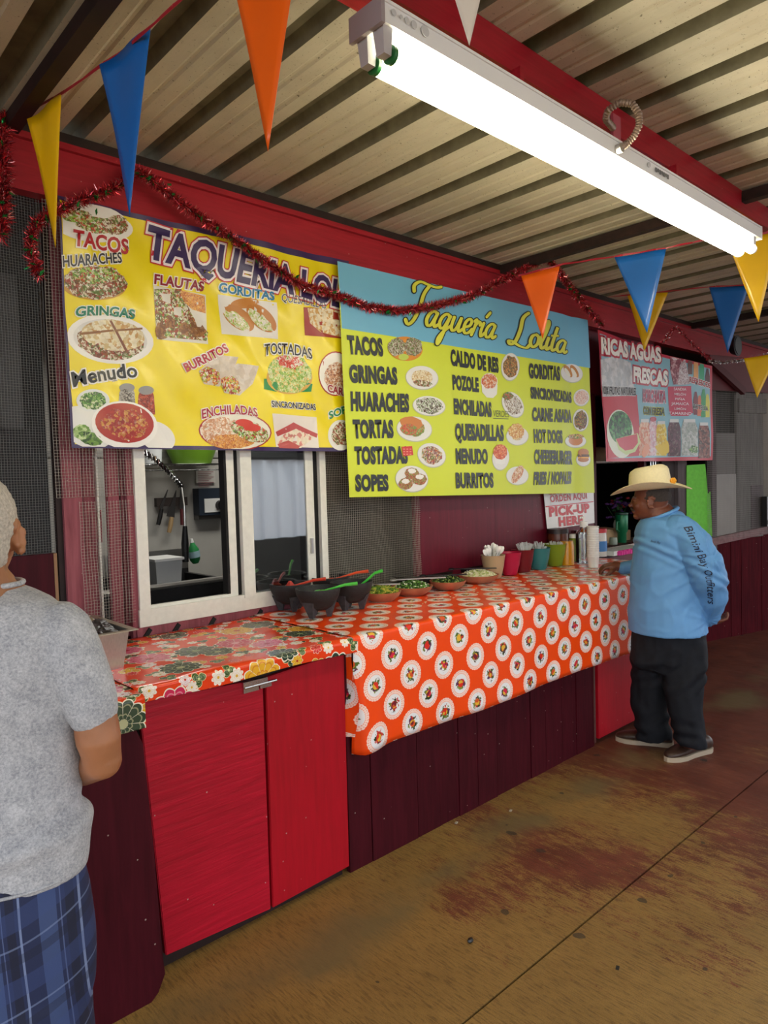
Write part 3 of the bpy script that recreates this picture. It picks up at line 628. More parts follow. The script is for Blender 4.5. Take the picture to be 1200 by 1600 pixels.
# --- banner one: yellow with pictures
Y1 = lambda x, z: BY+.012+.007*math.sin(x*6+z*9)+.005*math.sin((x*.7-z)*14+1)+.003*math.sin((x+z*.8)*31)
b1 = Banner('menu_banner', 'yellow vinyl menu banner full of food pictures above the serving window', Y1, [(90, 305), (545, 408), (552, 706), (112, 700)])
b1.sheet(pm('3a2558'), 'vinyl_sheet')
yel = plain('yellow_vinyl', 'ebd60c', .33, 0, .03, 2, coat=.15)
b1.sheet(yel, 'yellow_field', [(93, 312), (548, 420), (556, 700), (117, 694)], layer=.8)
T1 = b1.text
def pl1(cx, cy, rx, ry, pal, rot=0, inner=.78, plate='eceae6', jit=.07, rim=None, sc=75, n='dish_picture'):
    if plate: b1.ell('plate_picture', cx, cy, rx, ry, pm(plate), 1.2, rot); 
    if rim: b1.ell('plate_rim', cx, cy, rx*1.05, ry*1.05, pm(rim), 1.0, rot)
    return b1.ell(n, cx, cy, rx*inner, ry*inner, food(pal, sc), 1.8, rot, jit=jit)
W_ = 'f2efe8'
pl1(140, 348, 62, 30, LETT, .15, .0001); pl1(150, 352, 58, 24, LETT, .15, .55); b1.ell('dish_picture', 180, 352, 20, 15, food(MEAT), 2, jit=.1); b1.ell('dish_picture', 120, 338, 22, 10, food(LETT), 2, jit=.1)
T1('TACOS', (113, 384), (200, 398), (114, 358), 'b0202c', .03, ((.07, W_),), 4)
T1('HUARACHES', (98, 418), (190, 411), (97, 400), '26262c', .02, ((.07, W_),), 4)
pl1(147, 441, 49, 26, MEAT, .05, 1, None, .08); b1.ell('dish_picture', 150, 430, 38, 14, food(LETT), 2.4, jit=.14); b1.ell('tortilla_picture', 147, 447, 50, 22, pm('c9963c'), 1.4, .05)
T1('GRINGAS', (117, 496), (209, 500), (118, 480), '147a5c', .03, ((.07, W_),), 4, arc=.25)
pl1(172, 530, 68, 38, TORT, .12, .0001); b1.ell('plate_well', 172, 530, 58, 31, pm('d8d6d2'), 1.4, .12); b1.ell('filling_picture', 172, 534, 52, 28, food(MEAT), 1.8, .12, jit=.05); b1.ell('tortilla_picture', 176, 524, 50, 24, food(TORT, 40), 2.2, .12, jit=.03)
b1.poly('slit_picture', [(170, 501), (174, 501), (199, 548), (195, 549)], pm('7a3c1c'), 2.6); b1.poly('slit_picture', [(124, 520), (176, 515), (178, 518), (124, 524)], pm('8a5a2c'), 2.6); b1.poly('slit_picture', [(178, 515), (222, 512), (222, 515), (180, 518)], pm('8a5a2c'), 2.6)
T1('Menudo', (114, 606), (215, 590), (110, 582), '1e1e22', .022, ((.07, W_),), 4, arc=.12)
b1.ell('plate_picture', 135, 668, 44, 30, pm('e4e4e0'), 1.1, .5); b1.ell('plate_picture', 245, 682, 30, 22, pm('e8e6e2'), 1.0, .5)
pl1(145, 626, 26, 18, GREEN, 0, .78, 'dfe2e0'); b1.ell('lime_picture', 127, 675, 14, 12, food(['a8c878', 'c8dca0', '6f9a3c'], 40), 1.9, jit=.05); b1.ell('lime_picture', 140, 685, 20, 10, food(['4f7a2c', '6f9a3c', '2f5220'], 50), 1.8, .3, jit=.05)
for cx, top, c_ in ((198, 606, ['4a4442', '8a8480', 'b8b2ac']), (228, 610, ['a83a28', 'c85a3c', '7a2018'])):
    b1.poly('jar_picture', [(cx-14, top+34), (cx-12, top+8), (cx-9, top), (cx+9, top), (cx+12, top+8), (cx+14, top+38)], food(c_, 90), 1.5); b1.ell('jar_lid_picture', cx, top, 12, 7, pm('8e8c8c'), 1.9)
b1.ell('bowl_picture', 194, 664, 52, 37, pm('f0eeea'), 2.2, .12); b1.ell('soup_picture', 194, 661, 46, 31, pm('a82318'), 2.6, .12); b1.ell('soup_picture', 194, 662, 36, 24, food(['a82318', 'b83020', 'd09040', 'a82318', 'c07a30', '98180f'], 55), 3.0, .12, jit=.1)
T1('TAQUERIA LOLITA', (226, 402), (585, 496), (232, 350), '3a2a5c', .035, ((.085, 'c02438'), (.055, 'f0e6ea')), 5)
T1('FLAUTAS', (240, 444), (317, 456), (241, 428), '8c1830', .03, ((.07, W_),), 4)
b1.poly('photo_background', [(239, 446), (321, 461), (325, 538), (245, 530)], pm('d8d4cc'), 1.2)
b1.poly('dish_picture', [(240, 452), (283, 452), (300, 490), (325, 520), (322, 533), (250, 526), (243, 500)], food(LETT+MEAT), 1.7); b1.poly('rice_picture', [(280, 453), (319, 463), (321, 490), (300, 484), (285, 470)], food(RICE, 120), 1.9)
for c_ in ((258, 512, 14, 20, .5), (300, 515, 22, 12, .2)): b1.ell('taquito_picture', *c_[:4], food(['8a5a30', 'a8703c', '7b4a28'], 50), 2.1, c_[4], jit=.05)
T1('GORDITAS', (341, 456), (428, 470), (342, 441), '1878a8', .03, ((.07, W_),), 4)
b1.poly('photo_background', [(340, 460), (432, 473), (434, 530), (346, 522)], pm('dcd8d4'), 1.2)
for cx, cy, r_ in ((372, 497, .65), (408, 497, .75)): b1.ell('gordita_picture', cx, cy, 29, 15, pm('b8732c'), 1.7, r_); b1.ell('dish_picture', cx-2, cy+4, 24, 9, food(['f0eee0', 'e0dcc8', '9bbf4a', 'd8d2a0']), 2.1, r_, jit=.1)
b1.ell('gordita_picture', 382, 474, 22, 8, pm('c07c34'), 1.5, -.1)
T1('QUESADILLAS', (439, 471), (508, 483), (440, 459), '2c2c30', .0, ((.06, W_),), 4)
b1.poly('photo_background', [(474, 480), (533, 484), (533, 529), (476, 524)], pm('9c2c20'), 1.2); b1.poly('quesadilla_picture', [(480, 482), (533, 482), (533, 527), (500, 519), (484, 505)], food(['ecdcb8', 'f0e4c8', 'd8a860', 'efe0c0'], 45), 1.8)
T1('BURRITOS', (291, 582), (357, 549), (284, 569), 'b02038', .03, ((.08, W_),), 5)
for cx, cy in ((348, 574), (380, 588)):
    b1.poly('burrito_picture', [(cx-38, cy+6), (cx-10, cy-20), (cx+24, cy-16), (cx+14, cy+12), (cx-6, cy+30), (cx-30, cy+26)], food(['d8ccc0', 'e0d6cc', 'd2c4b4'], 20), 1.6+(cx > 360)*.8)
    b1.ell('dish_picture', cx-20, cy+14, 17, 13, food(['c8452a', 'e8b040', '9bbf4a', 'e8e2d0', 'a02c1c']), 2.0+(cx > 360)*.8, .6, jit=.08)
T1('TOSTADAS', (412, 556), (487, 562), (412, 538), '24242a', .012, ((.07, W_),), 5, arc=.3)
b1.poly('cloth_picture', [(412, 592), (440, 590), (488, 600), (486, 612), (450, 614), (446, 610), (430, 612), (412, 608)], pm('1e8a4c'), 1.2)
pl1(452, 584, 36, 32, ['9bbf4a', 'c8dc90', 'e0e4b0', '7aa83a', 'e8c878'], .0, .95, None, .06); b1.ell('tomato_picture', 452, 566, 20, 10, food(['c8352a', 'e0584a', 'f0e8dc', 'd84030']), 2.4, .1, jit=.2); b1.ell('tortilla_picture', 452, 590, 36, 26, pm('d8a850'), 1.5)
T1('ENCHILADAS', (315, 655), (402, 652), (314, 640), 'a82038', .02, ((.07, W_),), 5, arc=.4)
b1.ell('plate_rim', 367, 674, 57, 30, pm('a82a24'), 1.2, .05); b1.ell('plate_picture', 367, 674, 55, 28, pm('e8e4d4'), 1.5, .05); b1.ell('dish_picture', 345, 672, 32, 20, food(['e8c8b0', 'd8a07c', 'f0e4d4', 'c88a60']), 1.9, 0, jit=.05); b1.ell('rice_picture', 360, 690, 36, 11, food(RICE, 120), 2.1, .0, jit=.05); b1.ell('dish_picture', 390, 674, 30, 15, food(LETT), 2.3, .35, jit=.08)
for cx, cy in ((381, 661), (393, 668)): b1.ell('tomato_picture', cx, cy, 14, 6, pm('d03c28'), 2.7, .1)
T1('SINCRONIZADAS', (424, 636), (493, 641), (423, 626), '202024', .02, ((.07, W_),), 4)
b1.poly('photo_background', [(425, 646), (494, 652), (498, 700), (431, 698)], pm('e4dcd4'), 1.2); b1.poly('sandwich_picture', [(432, 690), (460, 662), (494, 680), (470, 700), (440, 700)], food(['efe4cc', 'f0dcc8', 'd88a80', 'efe4cc'], 35), 1.8); b1.poly('ham_picture', [(430, 675), (458, 660), (496, 678), (494, 684), (462, 670), (433, 682)], pm('b84a48'), 2.2); b1.poly('ham_picture', [(433, 694), (450, 688), (468, 697), (466, 701), (436, 700)], pm('c05a54'), 2.2)
b1.ell('plate_rim', 524, 584, 27, 35, pm('b0302c'), 1.2); b1.ell('plate_picture', 524, 584, 25.5, 33, pm('f0ece4'), 1.5); b1.ell('dish_picture', 526, 590, 19, 24, food(['e0b08c', 'c88a60', 'efe0d0', '9a5a3c']), 1.9, jit=.06)
T1('CARNITAS', (511, 612), (572, 626), (511, 600), '9c1c34', .03, ((.07, W_),), 4)
T1('SOPES', (514, 656), (555, 644), (512, 644), '14804c', .03, ((.07, W_),), 4, arc=.2)
b1.ell('plate_picture', 532, 680, 20, 24, pm('e4e2de'), 1.3); b1.ell('dish_picture', 534, 678, 16, 18, food(MEAT), 1.8, jit=.08)
# --- banner two: blue header and lime menu
Y2 = lambda x, z: BY-.022+.003*math.sin(x*4+1)+.002*math.sin(x*2.2+z*7)+(.014*math.exp(-((x-4.58)/.08)**2))
b2 = Banner('menu_banner', 'lime green and blue taqueria menu banner hanging in the middle of the wall', Y2, [(527, 408), (918, 500), (929, 770), (546, 777)])
b2.sheet(plain('lime_vinyl', 'cfdc33', .42, 0, .02, 2), 'vinyl_sheet')
b2.sheet(plain('blue_vinyl', '6fb4d6', .42, 0, .04, 1.5), 'blue_header', [(527, 408), (918, 500), (922, 575), (534, 513)], layer=.8)
K_ = '23262a'
def T2(st, x0, y0, x1, y1, xt, yt, k=.06): b2.text(st, (x0, y0), (x1, y1), (xt, yt), K_, k, (), 2, spacing=1.07)
for a_ in (('TACOS', 544, 552, 599, 556, 541, 523), ('GRINGAS', 546, 597, 621, 600, 544, 569), ('HUARACHES', 548, 641, 639, 643, 547, 611), ('TORTAS', 552, 684, 615, 683, 550, 655), ('TOSTADAS', 554, 725, 637, 723, 553, 697), ('SOPES', 555, 767, 607, 766, 554, 741),
           ('CALDO DE RES', 704, 570, 779, 582, 703, 545), ('POZOLE', 707, 608, 748, 612, 706, 585), ('ENCHILADAS', 709, 646, 768, 651, 708, 622), ('QUESADILLAS', 711, 687, 787, 688, 710, 661), ('MENUDO', 712, 724, 762, 724, 711, 700), ('BURRITOS', 712, 762, 771, 761, 711, 738),
           ('GORDITAS', 826, 590, 875, 594, 825, 567), ('SINCRONIZADAS', 829, 622, 893, 629, 828, 604), ('CARNE ASADA', 831, 657, 893, 660, 831, 636), ('HOT DOGS', 834, 691, 879, 692, 833, 670), ('CHEESEBURGER', 834, 724, 894, 725, 834, 702), ('FRIES / NOPALES', 833, 757, 892, 755, 834, 737)): T2(*a_)
b2.text('VERDES', (770, 651), (795, 652), (770, 641), '4a5a20', -.004, (), 2)
b2.poly('underline', [(770, 653), (794, 654), (794, 655.2), (770, 654.2)], pm('4a5a20'), 2)
b2.poly('red_sticker', [(627, 698), (643, 697), (645, 711), (629, 713)], pm('cc2a24'), 3)
for k in range(3):
    for j in range(3): b2.poly('sticker_print', [(629+j*5, 701+k*4), (632+j*5, 701+k*4), (632+j*5, 702.5+k*4), (629+j*5, 702.5+k*4)], pm('e89a80'), 3.5)
def pl2(cx, cy, rx, ry, pal, inner=.7, rot=0, plate='e2e2e0', jit=.1, sc=95):
    if plate: b2.ell('plate_rim', cx, cy+.6, rx*1.04, ry*1.05, pm('b8bca8'), 1.0, rot); b2.ell('plate_picture', cx, cy, rx, ry, pm(plate), 1.3, rot)
    return b2.ell('dish_picture', cx, cy, rx*inner, ry*inner, food(pal, sc), 1.8, rot, jit=jit)
b2.ell('tortilla_picture', 633, 545, 27, 19, pm('d88a28'), 1.3, .1)
for cx in (620, 645): b2.ell('dish_picture', cx, 542, 14, 14, food(['5c3c28', '8a6a4a', 'd8d4c4', '5d8a2c', 'b8b0a0'], 110), 1.8, 0, jit=.12)
b2.ell('lime_picture', 630, 558, 8, 5, pm('b8cc50'), 2.2)
pl2(659, 590, 25, 18, TORT, .66, .1, jit=.03); b2.ell('filling_picture', 660, 599, 15, 5, food(MEAT), 2.2, .1, jit=.1)
pl2(670, 634, 25, 15, ['3c2a1c', 'e0e4d8', '8aa86a', '5c3c28', 'f0f0e8'], .84, .1)
pl2(647, 670, 27, 19, ['5d8a2c', 'c8452a', '7a9a3c', 'b8d070'], .62, .1); b2.ell('bun_picture', 642, 661, 18, 10, pm('c87a34'), 2.2, .15, jit=.05); b2.ell('filling_picture', 638, 671, 13, 9, food(['c8452a', 'd8683c', '7a9a3c']), 2.3, .15, jit=.08)
pl2(674, 711, 22, 18, ['7b4a28', 'c8452a', 'e8e2d0', '5d8a2c', '7a3a5c', 'd8b070'], .75, .35)
pl2(643, 748, 25, 20, MEAT, .4, .1)
for cx, cy in ((633, 756), (643, 740), (655, 749)): b2.ell('dish_picture', cx, cy, 11, 9, food(['7b4a28', 'a8703c', '8aa84a', 'c8452a'], 110), 2.1, 0, jit=.06); b2.ell('cream_picture', cx, cy-4, 6, 4, pm('eceae4'), 2.6, 0, jit=.15)
pl2(797, 573, 14, 21, ['5c4a28', '8a6a3c', '3c4a24', 'd8b060', 'c8702a'], .82, .05)
b2.poly('bowl_picture', [(752, 600), (777, 602), (776, 616), (770, 622), (760, 621), (753, 613)], pm('e4e4e2'), 1.3); b2.ell('plate_picture', 764, 597, 13, 14, pm('e4e4e2'), 1.4); b2.ell('dish_picture', 764, 596, 12, 12, food(['d8702c', 'e8a06a', 'c8452a', 'efe0d0']), 1.8, 0, jit=.08)
pl2(801, 632, 15, 21, ['e8e4dc', '5c3c28', '8a6a4a', 'd8d4c4', 'f0efe8'], .82, -.55); b2.ell('leaf_picture', 793, 619, 8, 6, food(['3f6a24', '5d8a2c', 'c8452a']), 2.2, 0, jit=.1)
pl2(808, 681, 17, 14, TORT, .5, .0); b2.ell('quesadilla_picture', 806, 674, 12, 12, food(['e8c070', 'd89a40', 'f0dca0', 'c87a34']), 2.1, 0, jit=.12)
pl2(782, 715, 13, 19, ['b8c890', 'd8e0c0'], .4, .1); b2.poly('bowl_picture', [(770, 708), (791, 708), (788, 724), (783, 726), (774, 724)], pm('e8e8e6'), 1.9); b2.ell('soup_picture', 781, 706, 11, 12, food(['d85a2a', 'e0783c', 'c8402a', 'f0a070']), 2.3, 0, jit=.04)
pl2(808, 743, 17, 14, TORT, .0001, 0); b2.ell('burrito_picture', 808, 741, 7, 15, food(['e0b890', 'd8a878', 'c87a58', 'efd8c0'], 60), 2.1, .5, jit=.05)
pl2(893, 583, 17, 14, TORT, .0001, .25)
for cx in (887, 897): b2.ell('gordita_picture', cx, 580, 4.5, 11, pm('c08038'), 1.8, -.55); b2.ell('cheese_picture', cx-1, 582, 2.6, 8, pm('e8e6d8'), 2.2, -.55)
pl2(908, 621, 12, 13, ['f0c8b8', 'efd8c8', 'd89a88', 'f4e4da'], .85, .3)
pl2(907, 656, 12, 17, ['3c2a1c', '5c3c28', '5d8a2c', 'd8a030', 'a03a24', '2a1c14'], .84, .0)
pl2(899, 689, 16, 10, MEAT, .0001, 0); b2.ell('bun_picture', 899, 688, 11, 8, pm('c87f45'), 1.9, 0); b2.ell('sausage_picture', 899, 682, 12, 4, food(['a03a24', 'd8a030', '5d8a2c', 'e0c8a0']), 2.3, 0, jit=.08)
pl2(911, 718, 11, 10, MEAT, .0001, 0); b2.ell('bun_picture', 911, 707, 8.5, 6, pm('b8753c'), 1.9, 0); b2.poly('patty_picture', [(902, 710), (920, 710), (920, 714), (902, 714)], pm('5c3420'), 2.2); b2.poly('cheese_picture', [(902, 714), (920, 714), (919, 716), (903, 716)], pm('e8a83c'), 2.3); b2.ell('bun_picture', 911, 718, 8.5, 4, pm('b8753c'), 1.9, 0)
# brush-script heading drawn as swept pen strokes (glyph box: x right, y up, baseline 0, x-height 1)
SG = {'T': [[(.1, 1.9), (.0, 2.3), (.35, 2.6), (.9, 2.55), (1.5, 2.5), (1.9, 2.62)], [(1.05, 2.5), (.8, 1.9), (.75, 1.0), (.55, .2), (.25, -.15), (.0, .1)]],
      'a': [[(.75, .85), (.5, 1.0), (.2, .75), (.1, .35), (.25, .03), (.5, .12), (.75, .8)], [(.78, .95), (.66, .35), (.78, .04), (1.0, .2)]],
      'q': [[(.75, .85), (.5, 1.0), (.2, .75), (.1, .35), (.25, .03), (.5, .12), (.75, .8)], [(.8, .95), (.62, .2), (.45, -.7), (.3, -1.0), (.28, -.6), (.62, -.05), (1.0, .3)]],
      'u': [[(.12, .95), (.05, .3), (.2, .02), (.45, .2), (.66, .9)], [(.68, .98), (.6, .3), (.72, .03), (.95, .25)]],
      'e': [[(.1, .38), (.5, .55), (.6, .85), (.4, 1.0), (.15, .75), (.1, .3), (.28, .02), (.55, .1), (.75, .35)]],
      'r': [[(.1, .9), (.25, 1.05), (.22, .6), (.1, 0)], [(.2, .6), (.45, .95), (.62, .85), (.6, .75)]],
      'i': [[(.2, .98), (.1, .3), (.2, .02), (.42, .25)]], 'í': [[(.2, .98), (.1, .3), (.2, .02), (.42, .25)], [(.28, 1.35), (.5, 1.7)]],
      'L': [[(.9, 2.5), (.55, 2.0), (.5, 1.1), (.3, .2), (.0, -.1), (-.15, .1), (.1, .15), (.6, -.1), (1.1, -.15), (1.3, .1)]],
      'o': [[(.45, 1.0), (.15, .8), (.08, .3), (.3, .0), (.6, .3), (.62, .8), (.42, 1.0), (.6, .85), (.9, .9)]],
      'l': [[(.05, .2), (.35, 1.2), (.5, 2.0), (.38, 2.2), (.22, 1.6), (.12, .4), (.25, .02), (.48, .25)]],
      't': [[(.35, 1.9), (.2, 1.0), (.12, .3), (.25, .02), (.48, .2)], [(-.05, 1.15), (.5, 1.25)]]}
ADV = {'T': 1.35, 'a': .98, 'q': .98, 'u': .93, 'e': .72, 'r': .68, 'i': .4, 'í': .42, 'L': 1.25, 'o': .72, 'l': .44, 't': .45}
def smooth_line(p, k=6):
    q = [p[0]]+list(p)+[p[-1]]; out = []
    for i in range(1, len(q)-2):
        for j in range(k):
            t = j/k; a, b, c, d = q[i-1:i+3]
            out.append(tuple(.5*((2*b[m])+(-a[m]+c[m])*t+(2*a[m]-5*b[m]+4*c[m]-d[m])*t*t+(-a[m]+3*b[m]-3*c[m]+d[m])*t**3) for m in (0, 1)))
    return out+[q[-1]]
def script(word, BL, BR, TL, layer=3):
    W = sum(ADV[c] for c in word); x = 0
    bl, br, tl = [Vector(b2.unp(*p)) for p in (BL, BR, TL)]; ex = (br-bl)/W; ey = (tl-bl)/2.5
    for c in word:
        for rad, col, lay in ((.185, '1f2421', layer), (.112, 'dfe04a', layer+.5)):
            mb = []
            bm = bmesh.new()
            for st in SG[c]:
                L = smooth_line(st)
                for i in range(len(L)-1):
                    a, b = Vector(L[i]), Vector(L[i+1]); d = (b-a)
                    if d.length < 1e-4: continue
                    def wd(v): return rad*(.62+.5*abs(v.normalized().y))
                    r = wd(d); n = Vector((-d.y, d.x)).normalized()*r
                    ps = [a+n, a-n, b-n, b+n]
                    bm.faces.new([bm.verts.new((bl.x+ex.x*(x+p.x)+ey.x*p.y, 0, bl.y+ex.y*(x+p.x)+ey.y*p.y)) for p in ps])
                    bm.faces.new([bm.verts.new((bl.x+ex.x*(x+q.x)+ey.x*q.y, 0, bl.y+ex.y*(x+q.x)+ey.y*q.y)) for q in [b+Vector((math.cos(k*math.pi/4), math.sin(k*math.pi/4)))*r for k in range(8)]])
            b2.put(bm, 'lettering' if lay > layer else 'lettering_outline', pm(col), lay)
        x += ADV[c]
script('Taquería', (632, 502), (772, 530), (648, 441))
script('Lolita', (797, 536), (884, 553), (806, 484))
# --- banner three: drinks
def Y3(x, z):
    return (2.885-max(0, x-5.9)*.20) + .004*math.sin(x*11+z*6)+.004*math.sin(z*9)
b3 = Banner('drinks_banner', 'light blue fruit drinks banner with red border at the far end', Y3, [(934, 515), (1113, 572), (1114, 719), (947, 721)])
b3.sheet(pm('c01c3c'), 'vinyl_sheet'); b3.sheet(plain('pale_blue_vinyl', '86b8c8', .35, 0, .06, 2), 'blue_field', [(937, 521), (1109, 576), (1111, 713), (950, 716)], layer=.8)
T3 = b3.text
b3.poly('red_patch', [(941, 619), (995, 617), (1001, 712), (950, 716)], pm('c01c34'), 1.1)
b3.poly('jug_picture', [(938, 562), (958, 557), (985, 566), (990, 600), (992, 618), (941, 620)], food(['c4c8cc', 'd4d6da', 'bcc2c8'], 14), 1.2)
T3('RICAS AGUAS', (939, 552), (1033, 566), (938, 526), W_, .05, ((.09, 'b8203c'),), 3)
T3('FRESCAS', (989, 596), (1043, 602), (989, 572), W_, .05, ((.09, 'b8203c'),), 3)
T3('100% FRUTAS NATURALES', (941, 616), (993, 618), (941, 603), '2c2c34', .03, ((.06, 'e8e8e8'),), 3.5)
T3('HORCHATA', (1004, 627), (1040, 629), (1004, 608), 'a83a5c', .04, ((.06, 'f0c8d0'),), 3)
T3('CON FRESA', (1005, 647), (1038, 649), (1005, 635), '2c3a2c', .04, ((.06, 'd8d448'),), 3)
b3.poly('red_patch', [(1043, 604), (1080, 603), (1083, 645), (1075, 650), (1048, 650), (1045, 640)], pm('c01848'), 1.2)
for k, s_ in enumerate(('SANDIA', 'MELÓN', 'PIÑA', 'JAMAICA', 'LIMÓN', 'TAMARIND')):
    y = 610+k*7.6; w_ = (10, 9, 8, 14, 9, 18)[k]; T3(s_, (1062-w_, y), (1062+w_, y+.6), (1062-w_, y-4.6), 'f0d8e0', .02, (), 3)
T3('REFRESCOS', (1077, 597), (1109, 607), (1077, 588), 'a82038', .03, ((.08, 'ecebe8'),), 3.5)
T3('BOTELLA', (1083, 638), (1106, 642), (1083, 631), '2a2a2c', .03, ((.06, 'ecebe8'),), 3.5)
b3.poly('cup_picture', [(1046, 543), (1066, 546), (1062, 600), (1052, 601), (1047, 580)], food(['8a3a4c', 'a85a6a', 'c89aa0', '7a2c40'], 30), 1.6); b3.ell('cream_picture', 1055, 552, 9, 10, food(['f0e8e8', 'c83a4c', 'f4f0f0']), 2.0, jit=.1)
b3.poly('ice_picture', [(1062, 570), (1070, 560), (1078, 600), (1058, 602)], food(['c8b0b4', 'a88a90', 'e0d8dc'], 60), 2)
for cx, top, bot, c_ in ((1078, 556, 585, '6a3c34'), (1087, 557, 592, 'e0a05a'), (1096, 560, 597, '35a878'), (1105, 576, 602, '5c2c34'), (1087, 612, 648, '7a2434'), (1093, 618, 650, 'd8704a'), (1099, 608, 652, '2f9a5a'), (1105, 616, 652, 'd8d44a')):
    b3.poly('bottle_picture', [(cx-3.6, bot), (cx-3.6, top+12), (cx-1.4, top), (cx+1.4, top), (cx+3.6, top+12), (cx+3.6, bot)], pm(c_), 1.8)
b3.ell('watermelon_rim', 969, 678, 21, 38, pm('dfe4d0'), 1.6, -.1); b3.ell('watermelon_picture', 969, 668, 18, 26, food(['2c6a34', '1f4a28', '3c8a44', '1c3c24', '5aa85c'], 26), 2.0, -.1)
b3.poly('melon_slice_rim', [(961, 686), (996, 677), (1000, 690), (992, 706), (978, 711), (966, 703)], pm('c8d890'), 2.4); b3.poly('melon_slice', [(962, 686), (995, 678), (996, 692), (988, 702), (976, 704), (967, 697)], pm('c8203c'), 2.8)
for cx, w_, top, bot, cols in ((1007, 9, 655, 712, ['e8a888', 'e07a4c', 'f0c8a8']), (1020, 6, 652, 712, ['e8b8c0', 'd89aa8', 'f0dce0']), (1033, 8, 658, 712, ['f0d040', 'e0b830', 'f4e490']), (1053, 10, 655, 713, ['5c2c3c', '482030', '6a3848']), (1077, 13, 655, 712, ['b0b8b0', 'c8ccc8', '98a49c']), (1100, 9, 660, 716, ['7a3c30', '4c2420', '9a5a4c'])):
    b3.poly('drink_picture', [(cx-w_, bot), (cx-w_, top+14), (cx-w_*.7, top+4), (cx-w_*.7, top), (cx+w_*.7, top), (cx+w_*.7, top+4), (cx+w_, top+14), (cx+w_, bot)], food(cols, 30), 1.6)
    b3.poly('jar_neck_picture', [(cx-w_*.7, top+5), (cx-w_*.7, top), (cx+w_*.7, top), (cx+w_*.7, top+5)], pm('d8dad8'), 2.0)
for k in range(4): b3.ell('banana_picture', 1030+k*4, 704-k*2, 3, 10, pm('e8c838'), 2.4, -.7+k*.2)
b3.ell('papaya_picture', 1008, 704, 5, 11, pm('e08a5c'), 2.4, .3); b3.ell('strawberry_picture', 1020, 655, 5, 4, pm('b83a4c'), 2.4, 0); b3.ell('leaf_picture', 1084, 702, 7, 6, food(GREEN, 60), 2.4, jit=.2)
# --- pick-up sign
Y4 = lambda x, z: WY-.012
b4 = Banner('pickup_sign', 'white pick-up here sign with red letters on the maroon panel', Y4, [(848, 755), (927, 748), (929, 817), (855, 828)])
b4.t['category'] = 'sign'
b4.sheet(pm('e6e4e2'), 'sign_board', nx=4, nz=4)
RD = 'c22430'
b4.text('LEVANTE SU', (858, 773), (917, 768), (857, 761), RD, .035, (), 1.5, spacing=1.15); b4.text('ORDEN AQUI', (860, 785), (917, 779), (859, 774), RD, .03, (), 1.5, spacing=1.15)
b4.poly('red_rule', [(852, 791), (927, 783), (927, 784.5), (852, 792.5)], pm(RD), 1)
b4.text('PICK-UP', (858, 807), (921, 800), (857, 792), RD, .065, (), 1.5, spacing=1.15); b4.text('HERE', (873, 822), (911, 818), (872, 808), RD, .065, (), 1.5, spacing=1.15)
# ------------------------------------------------------------------ right end of the wall, turned a little towards the walk
def yr(x): return 2.83-.265*(x-6.87) if x > 6.23 else 3.0
def rp(px, py, off=0):
    y = 2.8
    for _ in range(12): p = at(px, py, y=y); y = yr(p.x)-off
    return at(px, py, y=y)
rw = struct('wall_right', MB().hexa([(6.2, yr(6.2)+.06, 0), (9.6, yr(9.6)+.06, 0), (9.6, yr(9.6)+.12, 0), (6.2, yr(6.2)+.12, 0)], [(6.2, yr(6.2)+.06, .93), (9.6, yr(9.6)+.06, 1.2), (9.6, yr(9.6)+.12, 1.2), (6.2, yr(6.2)+.12, .93)]), M['maroon'], label='far boarded wall section turned towards the walkway', cat='wall')
x = 6.0; k = 0
while x < 9.5:
    w_ = (.19, .15, .22, .10, .17, .20)[k % 6]; x1 = x+w_-.004; tz = lambda q: .89+(q-6.2)*.08
    a, b = (x, yr(x)+.03), (x1, yr(x1)+.03); o_ = .003*(k % 3)
    MB().hexa([(a[0], a[1]-o_, 0), (b[0], b[1]-o_, 0), (b[0], b[1]+.02, 0), (a[0], a[1]+.02, 0)], [(a[0], a[1]-o_, tz(x)), (b[0], b[1]-o_, tz(x1)), (b[0], b[1]+.02, tz(x1)), (a[0], a[1]+.02, tz(x))]).build('plank', M['dado'], rw); x += w_; k += 1
def rquad(name, mat, x0, x1, z0, z1, off, th=.02, z0b=None, z1b=None, par=None):
    z0b = z0 if z0b is None else z0b; z1b = z1 if z1b is None else z1b
    return MB().hexa([(x0, yr(x0)-off, z0), (x1, yr(x1)-off, z0b), (x1, yr(x1)-off+th, z0b), (x0, yr(x0)-off+th, z0)], [(x0, yr(x0)-off, z1), (x1, yr(x1)-off, z1b), (x1, yr(x1)-off+th, z1b), (x0, yr(x0)-off+th, z1)]).build(name, mat, par if par is not None else rw)
gw = plain('weathered_grey_board', '6f6c68', .8, 0, .3, 5, .4, sc3=(9, 9, .8))
gw2 = plain('weathered_grey_purple_board', '5c5254', .8, 0, .25, 5, .4, sc3=(9, 9, .8))
rquad('sill', plain('worn_pinkish_sill', '7c5a5a', .7, 0, .3, 20, .3), 6.2, 9.5, .885, .955, .03, .08, 1.15, 1.23)
X = lambda px, py=780: rp(px, py).x
dk2 = plain('dark_screen_backing', '343130', .8, 0, .2, 3)
rquad('screen_backing', dk2, X(1112), 9.5, .95, 2.42, -.05, .01)
rquad('stud', gw2, X(1058), X(1072), .9, 2.7, .01, .05); rquad('stud', gw2, X(1111), X(1118), .9, 2.6, .012, .04)
rquad('stud', gw2, 5.96, 6.02, .9, 2.7, .0, .05); rquad('stud', M['darksteel'], X(1036), X(1056), .9, 2.7, -.01, .05)
grn = plain('green_mesh_cloth', '6cc83a', .7, 0, .1, 30, .2)
p = [rp(*q, .02) for q in ((1073, 727), (1102, 725), (1106, 772), (1110, 768), (1113, 838), (1073, 838))]
